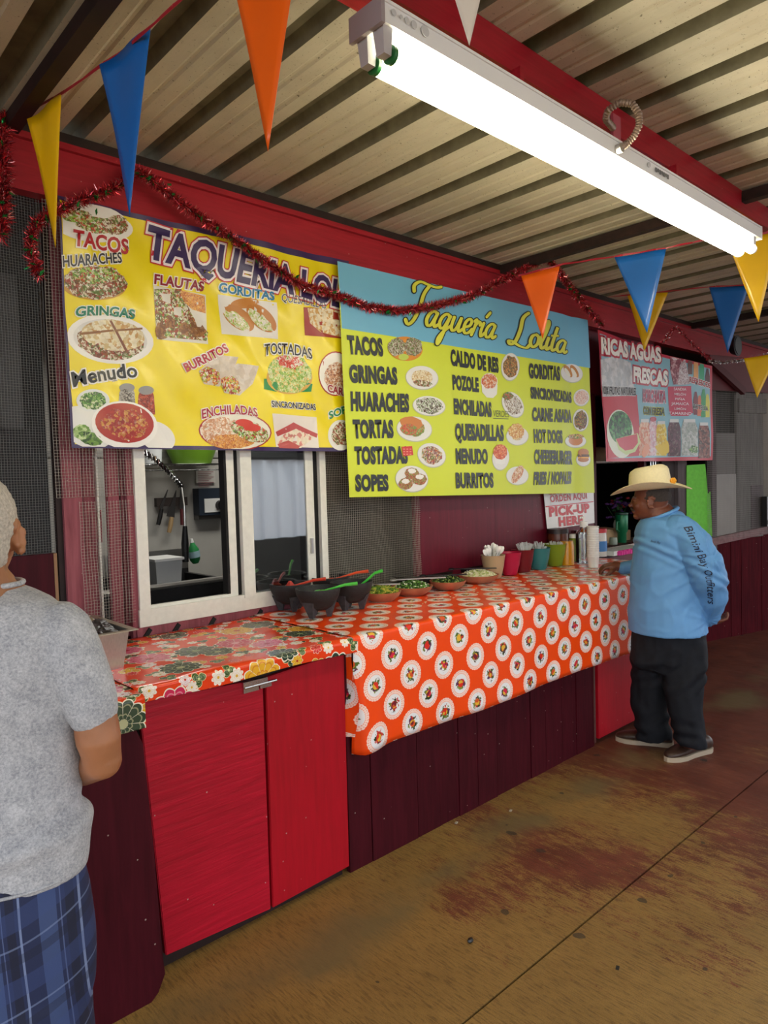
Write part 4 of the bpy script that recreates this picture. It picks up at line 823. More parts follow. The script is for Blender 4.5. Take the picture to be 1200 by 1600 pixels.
mb = MB().add([tuple(v) for v in p]+[tuple(v+Vector((0, .004, 0))) for v in p], [(5, 4, 3, 2, 1, 0), (6, 7, 8, 9, 10, 11)]); o = mb.build('green_cloth', grn, rw)
rquad('frosted_sheet', plain('grey_plastic_sheet', '9a958f', .5, 0, .12, 3), X(1117, 760), X(1150, 760), .98, 1.62, .0, .006)
rquad('frosted_sheet', plain('brown_plastic_sheet', '625a54', .5, 0, .12, 3), X(1117, 700), X(1149, 700), 1.62, 2.02, -.005, .006)
rquad('grey_board', gw, X(1151), X(1190), .98, 2.42, .0, .02); rquad('grey_board', gw2, X(1172), X(1189), 1.0, 1.5, .006, .012); rquad('grey_board', gw, X(1152, 640), X(1192, 640), 2.22, 2.36, .02, .02)
rquad('white_post', plain('cream_post', 'b9b2a8', .6), X(1193), X(1203), 1.2, 2.45, .03, .05)
rquad('red_soffit_panel', plain('dark_red_soffit', '541018', .6), X(1100, 600), 9.5, 2.42, 2.75, .06, .03)
mbb = MB(); A_, B_ = rp(1112, 566, .1), rp(1162, 612, .1); mbb.obox((A_+B_)/2, (B_-A_)/2, (0, .02, 0), Vector((.02, 0, .03))).build('diagonal_brace', plain('dark_red_brace', '4a1118', .6), rw)
def rscreen(x0, x1, z0, z1, off, pitch, r, mat):
    mb = MB()
    for i in range(int((x1-x0)/pitch)+1): x = x0+i*pitch; mb.tube([(x, yr(x)-off, z0), (x, yr(x)-off, z1)], r, 3)
    for j in range(int((z1-z0)/pitch)+1): z = z0+j*pitch; mb.tube([(x0, yr(x0)-off, z), (x1, yr(x1)-off, z)], r, 3)
    o = mb.build('insect_screen', mat, rw); o['kind'] = 'stuff'
rscreen(X(1100), X(1192), 1.0, 2.6, .035, .02, .0011, plain('pale_screen_wire', '8d8a86', .6))
sp_ = thing('round_speaker', rp(1153, 540, .15), 'dark round wall speaker under the far end of the roof', 'speaker'); c_ = ORG[sp_.name]
MB().cyl(c_+Vector((0, .06, 0)), c_, .07, .10, 20).build('shell', M['blackp'], sp_, True); MB().cyl(c_, c_+Vector((0, -.006, 0)), .08, n=20).build('cone', plain('speaker_cone', '2c3030', .5), sp_)
ob = thing('wall_phone', rp(1197, 822, .08), 'black device hanging on the white post at the right edge', 'device'); c_ = ORG[ob.name]
MB().box(c_.x-.06, c_.x+.06, c_.y-.03, c_.y+.02, c_.z, c_.z+.30).build('body', M['blackp'], ob); MB().ball(c_+Vector((-.02, -.035, .04)), .02).build('knob', M['whitep'], ob, True)
# ------------------------------------------------------------------ pick-up window
w2 = struct('window_2', MB().box(5.12, 6.2, WY-.01, WY+.10, .96, 1.045).box(5.085, 5.12, WY-.0, WY+.06, 1.04, 2.3).box(5.92, 5.965, WY-.0, WY+.06, 1.04, 2.3), M['maroon'], label='dark pick-up window beside the white sign', cat='window')
MB().box(5.13, 5.93, WY-.014, WY-.009, 1.02, 1.047).build('worn_edge', plain('peeling_white_edge', 'b0a09c', .7, 0, .5, 30), w2)
for x in (6.0, 6.045, 6.09): box_obj('metal_strip', M['chrome'], w2, x, x+.012, WY-.02, WY-.01, 1.04, 2.2)
box_obj('black_channel', M['black'], w2, 5.965, 6.2, WY, WY+.01, 1.0, 2.3)
box_obj('inner_ledge', plain('inner_ledge', '6a5a4c', .6), w2, 5.06, 6.3, WY+.10, WY+.5, 1.0, 1.045)
def P2(px, py, y=3.2): return at(px, py, y=y)
lz = 1.046
a, b = P2(936, 858), P2(984, 858)
t = thing('cardboard_box', ((a.x+b.x)/2, 3.3, lz), 'flat tan cardboard box lying inside the pick-up window', 'box')
MB().hexa([(a.x, 3.19, lz), (b.x, 3.19, lz), (b.x, 3.45, lz), (a.x, 3.45, lz)], [(a.x, 3.19, lz+.13), (b.x, 3.19, lz+.09), (b.x, 3.45, lz+.11), (a.x, 3.45, lz+.14)]).build('carton', plain('cardboard', 'c3a27c', .8, 0, .06, 10), t)
c_ = P2(972, 852, 3.12); c_.z = lz
t = thing('tumbler', c_, 'tall green travel tumbler in front of the purple flowers', 'tumbler')
gm = plain('green_steel_tumbler', '0f6b45', .3, .2)
MB().lathe([(.0, 0), (.036, 0), (.038, .01), (.040, .085), (.052, .105), (.055, .24), (.052, .245), (0, .245)], c_, 24).build('cup_body', gm, t, True)
MB().lathe([(.050, .245), (.056, .250), (.056, .262), (.045, .268), (0, .268)], c_, 24).build('lid', plain('dark_green_lid', '123a2c', .3), t, True)
MB().tube([c_+Vector((-.05, 0, .19)), c_+Vector((-.085, 0, .185)), c_+Vector((-.09, 0, .12)), c_+Vector((-.05, 0, .10))], .009, 8).build('handle', gm, t, True)
c_ = P2(958, 850, 3.10); c_.z = lz; tag(MB().lathe([(0, 0), (.035, 0), (.036, .03), (.03, .06), (0, .06)], c_, 16).build('tape_roll', plain('grey_tape', '8f9a8c', .4), None, True), 'small grey-green roll beside the green tumbler', 'tape roll')
c_ = P2(968, 845, 3.45); c_.z = lz
t = thing('flower_vase', c_, 'purple and red flowers behind the green tumbler', 'flowers')
MB().lathe([(0, 0), (.05, 0), (.06, .12), (.045, .16), (0, .16)], c_, 16).build('vase', M['clearp'], t, True)
rnd = random.Random(3)
mb = MB()
for k in range(46): p = c_+Vector((rnd.gauss(0, .09), rnd.gauss(0, .05), .30+rnd.gauss(0, .05))); mb.m(rnd.choice((0, 0, 0, 1, 2))); mb.ball(p, .022, 6, (1, 1, .6))
mb.build('blooms', [plain('purple_petal', '5c2c7c', .7), plain('red_petal', 'b02038', .7), plain('flower_leaf', '2c5a2c', .7)], t)['kind'] = 'stuff'
mb = MB()
for k in range(8): mb.tube([c_+Vector((0, 0, .1)), c_+Vector((rnd.gauss(0, .07), rnd.gauss(0, .04), .30))], .003, 5)
mb.build('stems', plain('flower_stem', '2c5a2c', .7), t)
c_ = P2(1055, 800, 2.98)
zz = P2(960, 722, 3.3).z
t = thing('overhead_shelf', (5.5, 3.35, zz-.01), 'white wire shelf with bags above the pick-up window', 'shelf')
mb = MB(); [mb.cyl((5.06, y, zz), (6.2, y, zz), .006, n=6) for y in (3.2, 3.28, 3.36, 3.44, 3.52)]; [mb.cyl((5.08+.06*k, 3.2, zz), (5.08+.06*k, 3.52, zz), .003, n=5) for k in range(19)]; mb.build('wires', M['whitep'], t)
for k, (px, c1, lab) in enumerate(((940, 'a8927c', 'crumpled tan bag on the overhead wire shelf'), (955, 'c87aa0', 'small pink packet on the overhead wire shelf'), (985, '8a7060', 'brown bag at the right of the overhead wire shelf'))):
    p = P2(px, 716, 3.34); mb = MB().ball((p.x, 3.36, zz+.07), .10 if k != 1 else .06, 12, (1, .8, .75 if k != 1 else .5))
    for i, v in enumerate(mb.v): v += Vector((noise.noise(v*18), noise.noise(v*18+Vector((5, 5, 5))), 0))*.02; v.z = max(v.z, zz+.007)
    tag(mb.build('snack_bag', plain('bag_'+c1, c1, .5, 0, .1, 20), None, 'all'), lab, 'bag')
c_ = P2(985, 745, 3.6)
t = tag(MB().tube([c_+Vector((0, 0, .08)), c_, c_+Vector((-.03, 0, -.08))], .012, 6).tube([c_, c_+Vector((.04, 0, -.08))], .012, 6).build('hanging_tongs', M['blackp'], None), 'dark utensil hanging in the pick-up window', 'utensil')
a = at(945, 878, y=2.88); b = at(995, 869, y=2.88); zc = 1.012
t = thing('napkin_tray', ((a.x+b.x)/2, 2.88, zc), 'white tray with hot pink fringe on the counter by the pick-up window', 'tray')
MB().box(a.x, b.x, 2.80, 2.97, zc, zc+.035).build('tray', M['whitep'], t)
mb = MB()
for k in range(40):
    x = a.x+.05+(b.x-a.x-.05)*k/40; mb.box(x, x+.012, 2.785-.006*(k % 3), 2.80, zc, zc+.03+.006*(k % 2))
mb.build('pink_fringe', plain('hot_pink_paper', 'e23a9c', .6), t)['kind'] = 'stuff'
# dark board added behind the right hardware cloth to darken the view in
t = thing('mesh_backboard', (2.75, 3.6, 0), 'dark appliance added behind the wire mesh right of the window', 'backboard')
MB().box(2.42, 3.6, 3.30, 3.35, 0, 2.2).build('side_panel', plain('dark_backboard', '4a4740', .6, 0, .2, 2), t)
# ------------------------------------------------------------------ things on the counter
zc = 1.0125
def molcajete(c, label, salsa, spoon, r=.105, rz=0.):
    c = Vector((c.x, c.y, zc)); t = thing('molcajete', c, label, 'bowl', 'black stone salsa bowls')
    MB().lathe([(0, .035), (.045, .035), (.075, .055), (r*.93, .10), (r, .132), (r*.99, .138), (r*.90, .137), (r*.82, .10), (.06, .06), (0, .052)], c, 32).build('bowl', M['stone'], t, True)
    for k in range(3):
        a = rz+k*2*math.pi/3; d = Vector((math.cos(a), math.sin(a), 0)); s_ = Vector((-d.y, d.x, 0))
        MB().hexa([c+d*.062+s_*.010, c+d*.062-s_*.010, c+d*.040-s_*.008, c+d*.040+s_*.008], [c+d*.088+s_*.032+Vector((0, 0, .078)), c+d*.088-s_*.032+Vector((0, 0, .078)), c+d*.03-s_*.025+Vector((0, 0, .06)), c+d*.03+s_*.025+Vector((0, 0, .06))]).build('leg', M['stonefoot'], t)
    MB().lathe([(0, .112), (r*.6, .113), (r*.86, .110), (r*.84, .100), (0, .100)], c, 24).build('salsa', salsa, t, True)
    if False:
        col, d, h = spoon; d = Vector(d); m_ = plain('spoon_'+col, col, .35)
        p0 = c+Vector((0, 0, .115)); s = thing('serving_spoon', p0, 'bright green plastic spoon standing in the far right salsa bowl' if h > .08 else '', 'spoon')
        return t, s, m_, p0, d, h
    return t, None
gs_, rs_ = plain('green_salsa', '4c6a24', .25, 0, .3, 60, .3), plain('red_salsa', '6a1c12', .25, 0, .3, 60, .3)
def spoon(p0, d, h, col, label):
    t = thing('serving_spoon', p0, label, 'spoon', 'plastic serving spoons in the salsa bowls'); m_ = plain('spoon_'+col, col, .35); d = Vector(d)
    MB().tube([p0-d*.2, p0+d*.25+Vector((0, 0, h*.45)), p0+d*.6+Vector((0, 0, h*.85)), p0+d+Vector((0, 0, h))], [.004, .006, .007, .009], 8).build('handle', m_, t, True)
    MB().ball(p0-d*.25+Vector((0, 0, -.002)), .024, 10, (1.2, .9, .5)).build('scoop', m_, t, True)
def molc(px, py, label, sal, r=.105, rz=0, yo=0):
    p = at(px, py, z=zc); molcajete(p, label, sal, None, r, rz); return Vector((p.x, p.y+yo, zc+.118))
def cam_right(s): return Vector((RX.x, RX.y, 0)).normalized()*s
p = molc(455, 953, 'black stone salsa bowl nearest the window with red salsa', rs_, .105, .2); spoon(p+cam_right(.03), cam_right(.15), .035, 'c8402c', 'red plastic spoon in the salsa bowl nearest the window'); 
mb = MB().hexa([p+Vector((-.02, -.03, -.005)), p+Vector((.03, -.01, -.005)), p+Vector((.01, .02, -.005)), p+Vector((-.03, .01, -.005))], [p+Vector((-.01, -.01, .03)), p+Vector((0, -.01, .03)), p+Vector((0, 0, .03)), p+Vector((-.01, 0, .03))]); tag(mb.build('chilli_piece', plain('red_chilli', 'b83020', .4), None), 'red chilli piece floating in the salsa bowl nearest the window', 'chilli')
p = molc(516, 940, 'rearmost black stone salsa bowl by the wire mesh', rs_, .105, 1); spoon(p+cam_right(.05), cam_right(.16), .04, 'd8502c', 'orange red plastic spoon in the rearmost salsa bowl')
p = molc(550, 951, 'black stone salsa bowl at the right with an upright green spoon', gs_, .108, -.9); spoon(p+cam_right(.06)+Vector((0, 0, -.005)), cam_right(.10), .075, '3fb83c', 'bright green spoon standing upright in the right salsa bowl')
p = molc(498, 963, 'front black stone salsa bowl with green salsa', gs_, .108, -.75); spoon(p+cam_right(.04), cam_right(.15), .035, '4fc048', 'bright green spoon lying over the rim of the front salsa bowl')
mb = MB().ball(p+Vector((.0, -.02, .003)), .018, 6, (1, .7, .5)).ball(p+Vector((.02, -.01, .003)), .014, 6, (1, .7, .5)); tag(mb.build('herb_leaf', plain('herb', '4f9a34', .5), None), 'green herb leaf floating in the front salsa bowl', 'herb')
def dish(px, py, r, label, cols, toplab, h=.05, heap=.03, n=260, seed=1, strand=False, mat=None):
    p = at(px, py, z=zc); c = Vector((p.x, p.y, zc)); t = MB().lathe([(0, 0), (r*.6, 0), (r*.88, h*.5), (r, h), (r*.94, h), (r*.8, h*.55), (r*.5, h*.25), (0, h*.2)], c, 32).build('clay_dish' if mat is None else 'black_tray', mat or M['clay'], None, True); tag(t, label, 'dish')
    rnd = random.Random(seed); ms = [plain('chopped_'+x, x, .5) for x in cols]; mb = MB()
    mb.m(0).lathe([(0, h*.5), (r*.82, h*.55), (r*.84, h*.75), (r*.5, h*.75+heap*.7), (0, h*.75+heap)], c, 20)
    for k in range(n):
        a = rnd.random()*6.28; q = math.sqrt(rnd.random()); z = h*.78+heap*(1-q*q)+.004; pp = c+Vector((q*r*.84*math.cos(a), q*r*.84*math.sin(a), z+rnd.random()*.006)); mb.m(rnd.randrange(len(ms)))
        d = Vector((rnd.gauss(0, 1), rnd.gauss(0, 1), rnd.gauss(0, .35))).normalized(); L = rnd.uniform(.006, .02) if strand else rnd.uniform(.003, .008); e = d.orthogonal().normalized()
        mb.obox(pp, d*L, e*.002*(1 if strand else 1.5), d.cross(e)*.0022)
    o = mb.build('chopped_topping', ms, None); tag(o, toplab, 'food', None, 'stuff'); return c
def tongs(c, d, label, metal=True, L=.24, z=.075):
    d = Vector((d[0], d[1], 0)).normalized(); s_ = Vector((-d.y, d.x, 0)); c = Vector((c.x, c.y, zc+z)); t = thing('serving_tongs', c-d*L/2, label, 'tongs'); m_ = M['steel'] if metal else M['blackp']
    for sg in (-1, 1):
        q = [c-d*L/2, c-d*L*.2+s_*sg*.012, c+d*L*.2+s_*sg*.016, c+d*L*.5+s_*sg*.012]
        mb = MB()
        for i in range(3): mb.hexa([q[i]-s_*.007, q[i]+s_*.007, q[i+1]+s_*.007, q[i+1]-s_*.007], [q[i]-s_*.007+Vector((0, 0, .003)), q[i]+s_*.007+Vector((0, 0, .003)), q[i+1]+s_*.007+Vector((0, 0, .003)), q[i+1]-s_*.007+Vector((0, 0, .003))])
        mb.build('arm', m_, t)
    MB().ball(c-d*L*.48, .018, 10, (1.4, 1, .5)).build('hinge_end', m_, t, True)
u_ = cam_right(1)
c1 = dish(597, 938, .105, 'clay dish of lettuce behind the right salsa bowl', ['7a9a2c', 'a8b83c', '4f7a24', 'c8b84c'], 'chopped yellow green lettuce in the clay dish nearest the salsa bowls', seed=1, strand=True)
tongs(c1+u_*.02+Vector((0, 0, 0)), u_, 'steel tongs lying on the clay dish nearest the salsa bowls', L=.16, z=.085)
c2 = dish(644, 929, .118, 'wide clay dish of chopped green onion, second from the salsa bowls', ['3f6a24', '5c8a34', '2c4a1c', '7aa84c', 'd0d8b8'], 'chopped green onion and coriander in the second clay dish', seed=2)
tongs(c2+u_*.04, u_+Vector((.1, .1, 0)), 'steel tongs resting across the green onion dish', L=.30, z=.088)
c3 = dish(700, 920, .108, 'clay dish behind the green onion dish with black tongs', ['2c4a1c', '3f5a24', '8a9a4c', '1c2c14'], 'dark chopped coriander in the third clay dish', seed=3)
tongs(c3+u_*-.02, u_, 'black tongs resting on the dark coriander dish', False, .26, .08)
c4 = dish(748, 910, .125, 'clay dish of pale chopped onion in front of the tan pot', ['e8e4c0', 'd8d8a0', 'b8c870', 'f0ecd8'], 'pale chopped onion and cabbage in the clay dish before the tan pot', seed=4)
tongs(c4+u_*-.03, u_+Vector((0, -.1, 0)), 'black tongs lying over the chopped onion dish', False, .28, .085)
q = at(738, 893, z=zc+.02); t = MB().hexa([(q.x-.12, q.y-.06, zc), (q.x+.16, q.y-.06, zc), (q.x+.16, q.y+.08, zc), (q.x-.12, q.y+.08, zc)], [(q.x-.14, q.y-.08, zc+.055), (q.x+.18, q.y-.08, zc+.055), (q.x+.18, q.y+.1, zc+.055), (q.x-.14, q.y+.1, zc+.055)]).build('black_tray', M['blackp'], None); tag(t, 'black plastic tray between the onion dish and the wall', 'tray')
q = at(660, 905, z=zc+.02); t = MB().hexa([(q.x-.14, q.y-.05, zc), (q.x+.2, q.y-.05, zc), (q.x+.2, q.y+.08, zc), (q.x-.14, q.y+.08, zc)], [(q.x-.16, q.y-.06, zc+.05), (q.x+.22, q.y-.06, zc+.05), (q.x+.22, q.y+.1, zc+.05), (q.x-.16, q.y+.1, zc+.05)]).build('black_tray', M['blackp'], None); tag(t, 'black plastic tray behind the green onion dish against the wire mesh', 'tray')
rnd = random.Random(8); mb = MB()
for k in range(60): x = rnd.uniform(2.5, 3.5); mb.obox((x, 2.50+rnd.random()*.12, zc+.002), (rnd.uniform(.002, .008), 0, 0), (0, .002, 0), (0, 0, .0012))
o = mb.build('spilled_onion', plain('spilled_onion_bits', 'cfc9a0', .6), None); tag(o, 'spilled bits of chopped onion in front of the clay dishes', 'crumbs', None, 'stuff')
def pot(px, py, r0, r1, h, col, label, flute=0):
    p = at(px, py, z=zc); c = Vector((p.x, p.y, zc)); t = thing('plastic_pot', c, label, 'pot')
    MB().lathe([(r0*.9, 0), (r0, .006), (r0+(r1-r0)*.6, h*.5), (r1, h), (r1+.002, h+.003), (r1-.005, h), (r1-.008, h-.01), (r0-.004, .008), (0, .008)], c, 48, flute=flute, fl_n=24).build('pot_body', plain('pot_'+col, col, .35), t, True); return c
def cutlery(c, n, r, h, mat, name, label, grp, clear=False, seed=1):
    rnd = random.Random(seed); proto = None
    for k in range(n):
        if proto is None:
            t = thing(name, (0, 0, 0), label, 'spoon' if 'spoon' in name else 'fork', grp); mb = MB()
            MB().hexa([(-.0025, -.001, -.13), (.0025, -.001, -.13), (.0025, .001, -.13), (-.0025, .001, -.13)], [(-.004, -.001, -.03), (.004, -.001, -.03), (.004, .001, -.03), (-.004, .001, -.03)]).build('handle', mat, t)
            if 'spoon' in name: MB().ball((0, 0, -.008), .018, 8, (.85, .35, 1.5)).build('scoop', mat, t, True)
            else:
                mb = MB().box(-.010, .010, -.001, .001, -.03, -.008)
                for q in (-.0085, -.0028, .0028, .0085): mb.box(q-.0016, q+.0016, -.001, .001, -.008, .02)
                mb.build('tines', mat, t)
            proto = t
        else: t = copy_tree(proto)
        a = rnd.random()*6.28; q = math.sqrt(rnd.random()); lean = Vector((math.cos(a), math.sin(a), 0))*q
        t.rotation_mode = 'ZYX'; t.location = c+lean*(r*1.0)+Vector((0, 0, h+.018+.028*(1-q)+rnd.random()*.012)); t.rotation_euler = (-lean.y*.55, lean.x*.55, rnd.random()*6)
c = pot(771, 903, .050, .077, .145, 'b49a78', 'tan ribbed pot holding white plastic spoons', .008); cutlery(c, 34, .066, .155, M['whitep'], 'plastic_spoon', 'white plastic spoon standing in the tan pot', 'white spoons in the tan pot')
q = c; 
t = copy_tree([o for o in D.objects if o.name.startswith('plastic_spoon')][0]); t.location = q+Vector((-.085, 0, .175)); t.rotation_euler = (0, -.75, 0); t['label'] = 'white plastic spoon leaning far out of the tan pot to the left'
pot(797, 898, .046, .075, .145, 'b01640', 'pinkish red pot between the tan pot and the dark red pot')
c = pot(817, 893, .050, .077, .148, '6e0e1c', 'dark red pot of clear forks'); cutlery(c+Vector((.02, 0, 0)), 14, .05, .135, M['clearp'], 'plastic_fork', 'clear plastic fork standing in the dark red pot', 'clear forks in the dark red pot', seed=4)
c = pot(842, 889, .052, .080, .145, '2f787c', 'teal pot of clear plastic forks', .004); cutlery(c, 12, .055, .125, M['clearp'], 'plastic_fork', 'clear plastic fork standing in the teal pot', 'clear forks in the teal pot', seed=5)
c = pot(867, 884, .050, .082, .155, '7d9422', 'lime green ribbed pot beside the teal pot', .006); cutlery(c, 7, .05, .12, M['clearp'], 'plastic_knife_fork', 'clear plastic cutlery standing in the lime green pot', 'clear cutlery in the lime green pot', seed=6)
def jar(px, py, r, h, fill, cap, label, cat='jar', neck=.6, yy=2.86, capn='lid'):
    p = at(px, py, y=yy); c = Vector((p.x, yy, zc)); t = thing(cat.replace(' ', '_'), c, label, cat)
    MB().lathe([(0, 0), (r, 0), (r, h*.72), (r*neck, h*.84), (r*neck, h*.9), (0, h*.9)], c, 24).build('jar_body', fill, t, True)
    if cap: MB().lathe([(r*neck*1.08, h*.86), (r*neck*1.08, h), (0, h)], c, 20).build(capn, cap, t, True)
    return c, t
jar(872, 868, .075, .25, plain('brown_jar', '5a2a18', .2), plain('brown_lid', '241412', .4), 'tall brown jar with dark lid behind the lime pot', neck=.98, yy=2.93)
jar(886, 868, .05, .19, plain('mustard_jar', 'c88a18', .2), None, 'mustard yellow jar beside the lime green pot', neck=.9, yy=2.80)
jar(898, 868, .048, .20, plain('pickle_jar', '7a8a24', .2), M['whitep'], 'white capped jar of green pickles next to the mustard jar', neck=.8, yy=2.88)
c, t = jar(913, 868, .060, .30, M['jarglass'], None, 'clear pump bottle in front of the pick-up sign', 'bottle', .4, 2.77)
MB().lathe([(.03, .26), (.03, .30), (.008, .30), (.008, .335), (0, .335)], c, 14).build('pump', M['whitep'], t, True); MB().tube([c+Vector((0, 0, .33)), c+Vector((-.035, 0, .335)), c+Vector((-.05, 0, .322))], .006, 8).build('spout', M['whitep'], t, True); MB().tube([c+Vector((0, 0, .02)), c+Vector((0, 0, .26))], .004, 6).build('straw', M['whitep'], t)
jar(904, 868, .055, .22, M['jarglass'], M['chrome'], 'clear glass shaker behind the pump bottle', 'shaker', .9, 2.93)
c, t = jar(935, 868, .065, .215, plain('salt_jar', 'cfcac4', .25), plain('red_cap', 'b8202c', .4), 'red lidded jar with blue label behind the white cup stack', neck=.95, yy=2.9)
MB().lathe([(.0665, .04), (.0665, .12)], c, 24, closed=True).build('paper_label', pm('3a78b8', .5), t, True)
p = at(927, 886, z=zc); c = Vector((p.x, p.y, zc)); t = thing('cup_stack', c, 'tall stack of white foam cups by the man in the hat', 'cups')
for k in range(14): MB().lathe([(.034, k*.016), (.040, k*.016+.07), (.042, k*.016+.072), (.042, k*.016+.076), (.038, k*.016+.076)], c, 24, closed=True).build('cup', M['whitep'], t, True)
MB().lathe([(0, .282), (.038, .284), (.038, .276)], c, 24).build('cup_bottom', M['whitep'], t, True)
# steel pan with foil at the left
pa = thing('steel_pan', (1.0, 2.75, .995), 'deep steel food pan with crumpled foil beside the grey-shirted man', 'pan')
pz, ph = 1.004, .137
lo = [(.60, 2.49, pz), (1.0, 2.49, pz), (1.0, 2.84, pz), (.60, 2.84, pz)]; hi = [(.58, 2.475, pz+ph), (1.02, 2.475, pz+ph), (1.02, 2.86, pz+ph), (.58, 2.86, pz+ph)]
mb = MB()
for i in range(4):
    j = (i+1) % 4; mb.add([lo[i], lo[j], hi[j], hi[i]], [(0, 1, 2, 3)])
mb.add(lo, [(0, 1, 2, 3)]); o = mb.build('pan_wall', M['steel'], pa); m_ = o.modifiers.new('t', 'SOLIDIFY'); m_.thickness = .003
MB().box(.56, 1.045, 2.45, 2.475, pz+ph-.001, pz+ph+.002).box(.56, 1.045, 2.86, 2.885, pz+ph-.001, pz+ph+.002).box(1.02, 1.045, 2.475, 2.86, pz+ph-.001, pz+ph+.002).box(.56, .58, 2.475, 2.86, pz+ph-.001, pz+ph+.002).build('rim', plain('pan_rim', 'b8b2a0', .35, .7), pa)
def foil(u, v):
    x, y = .60+.40*u, 2.50+.34*v; r = 1-((u-.68)**2*2.5+(v-.5)**2*2.2); return (x, y, pz+ph-.03+.06*max(0, r)+.010*noise.noise((u*9, v*9, 1))+.005*noise.noise((u*25, v*25, 2)))
tag(MB().grid(foil, 40, 34).build('foil', plain('black_foil_bag', '18181a', .35, .0), None), 'black crumpled bag bulging out of the steel pan', 'bag')
def foil2(u, v): x, y = .84+.13*u, 2.62+.15*v; return (x, y, pz+ph+.042+.012*noise.noise((u*7, v*7, 4))-.03*((u-.5)**2+(v-.5)**2)*2)
tag(MB().grid(foil2, 26, 26).build('crumpled_foil', plain('silver_foil', 'd8d8da', .2, 1.), None), 'crumpled silver foil on top of the black bag in the steel pan', 'foil')
# ------------------------------------------------------------------ fluorescent fixture
FX0, FX1, FYa, FYb, FZ0, FZ1 = 1.213, 3.68, 1.262, 1.375, 2.762, 2.815
t = thing('fluorescent_fixture', (2.45, 1.32, FZ0), 'long white twin-tube fluorescent fixture hung below the red beam', 'light fixture')
MB().box(FX0, FX1, FYa, FYb, FZ0, FZ1).box(FX0, FX1, FYa-.004, FYa, FZ1-.006, FZ1+.002).build('housing', plain('white_enamel', 'e4e6ea', .35), t)
MB().box(FX0-.012, FX0, FYa-.004, FYb+.004, FZ0-.006, FZ1+.004).build('end_cap', plain('grey_end_cap', '9a8f94', .5), t)
MB().box(FX1, FX1+.012, FYa-.004, FYb+.004, FZ0-.006, FZ1+.004).build('end_cap', plain('white_end_cap', 'd8d8da', .5), t)
em = NT('lit_tube'); em.b.inputs['Emission Color'].default_value = (1, .92, .62, 1); em.b.inputs['Emission Strength'].default_value = 24.; em.fin((.9, .9, .9, 1), .4)
for y in (FYa+.027, FYb-.027):
    MB().cyl((FX0+.05, y, FZ0-.052), (FX1-.03, y, FZ0-.052), .021, n=20).build('tube', em.m, t, True)
    for x, s_ in ((FX0+.040, 1), (FX1-.03, -1)):
        MB().cyl((x, y, FZ0-.052), (x+.012*s_, y, FZ0-.052), .023, n=20).build('tube_ring', plain('green_ring', '1c6a34', .4) if s_ > 0 else M['whitep'], t, True)
        MB().hexa([(x-.030, y-.014, FZ0-.064), (x-.006, y-.014, FZ0-.064), (x-.006, y+.014, FZ0-.064), (x-.030, y+.014, FZ0-.064)], [(x-.036, y-.019, FZ0), (x-.004, y-.019, FZ0), (x-.004, y+.019, FZ0), (x-.036, y+.019, FZ0)]).build('lamp_holder', plain('lamp_holder_grey', 'b4b2b8', .45), t)
    MB().cyl((FX0+.03, y, FZ0-.052), (FX0+.045, y, FZ0-.052), .006, n=8).build('tube_pin', M['chrome'], t)
for x in (1.9, 3.0): MB().box(x, x+.02, 1.36, 1.40, FZ1, 2.955).build('hanger', M['fascia'], t)
for x, r in ((FX0+.03, .008), (FX0+.055, .005), (FX0+.075, .008), (FX0+.10, .010), (FX0+.14, .014), (2.55, .010)): MB().cyl((x, FYa-.0055, FZ0+.03), (x, FYa-.004, FZ0+.03), r, n=14).build('knockout', M['knock'], t)
mb = MB()
for k in range(7): mb.box(2.60+k*.016, 2.60+k*.016+.010, FYa-.0055, FYa-.004, FZ0+.018+.004*(k % 2), FZ0+.034)
mb.build('stamp_print', pm('5a5c62'), t)
cp = thing('conduit', (2.6, 1.3, 2.8), 'curled flexible metal conduit between the red beam and the fixture', 'conduit')
A, B = Vector((2.70, 1.388, 2.99)), at(968, 232, y=FYa-.01)
pts = [at(958, 200, y=1.36), at(946, 186, y=1.32), at(950, 172, y=1.29), at(968, 160, y=1.25), at(988, 162, y=1.22), at(998, 178, y=1.2), at(999, 196, y=1.2), at(990, 214, y=1.22), at(978, 226, y=1.245), B]
sl = []; 
for i in range(len(pts)-1):
    for k in range(12): sl.append(pts[i].lerp(pts[i+1], k/12))
for _ in range(6): sl = [sl[0]]+[(sl[i-1]+sl[i]*2+sl[i+1])/4 for i in range(1, len(sl)-1)]+[sl[-1]]
MB().tube(sl, [.0115+.0022*math.sin(i*2.1) for i in range(len(sl))], 10).build('armoured_hose', plain('pale_conduit', '9a8678', .45, .5), cp, True)
MB().obox(at(962, 200, y=1.375), (.028, 0, 0), (0, .006, 0), (0, 0, .045)).build('bracket', plain('pink_bracket', 'a84a58', .5), cp)
MB().cyl(B+Vector((0, -.01, 0)), B+Vector((0, .012, 0)), .016, n=14).build('connector', M['steel'], cp, True)
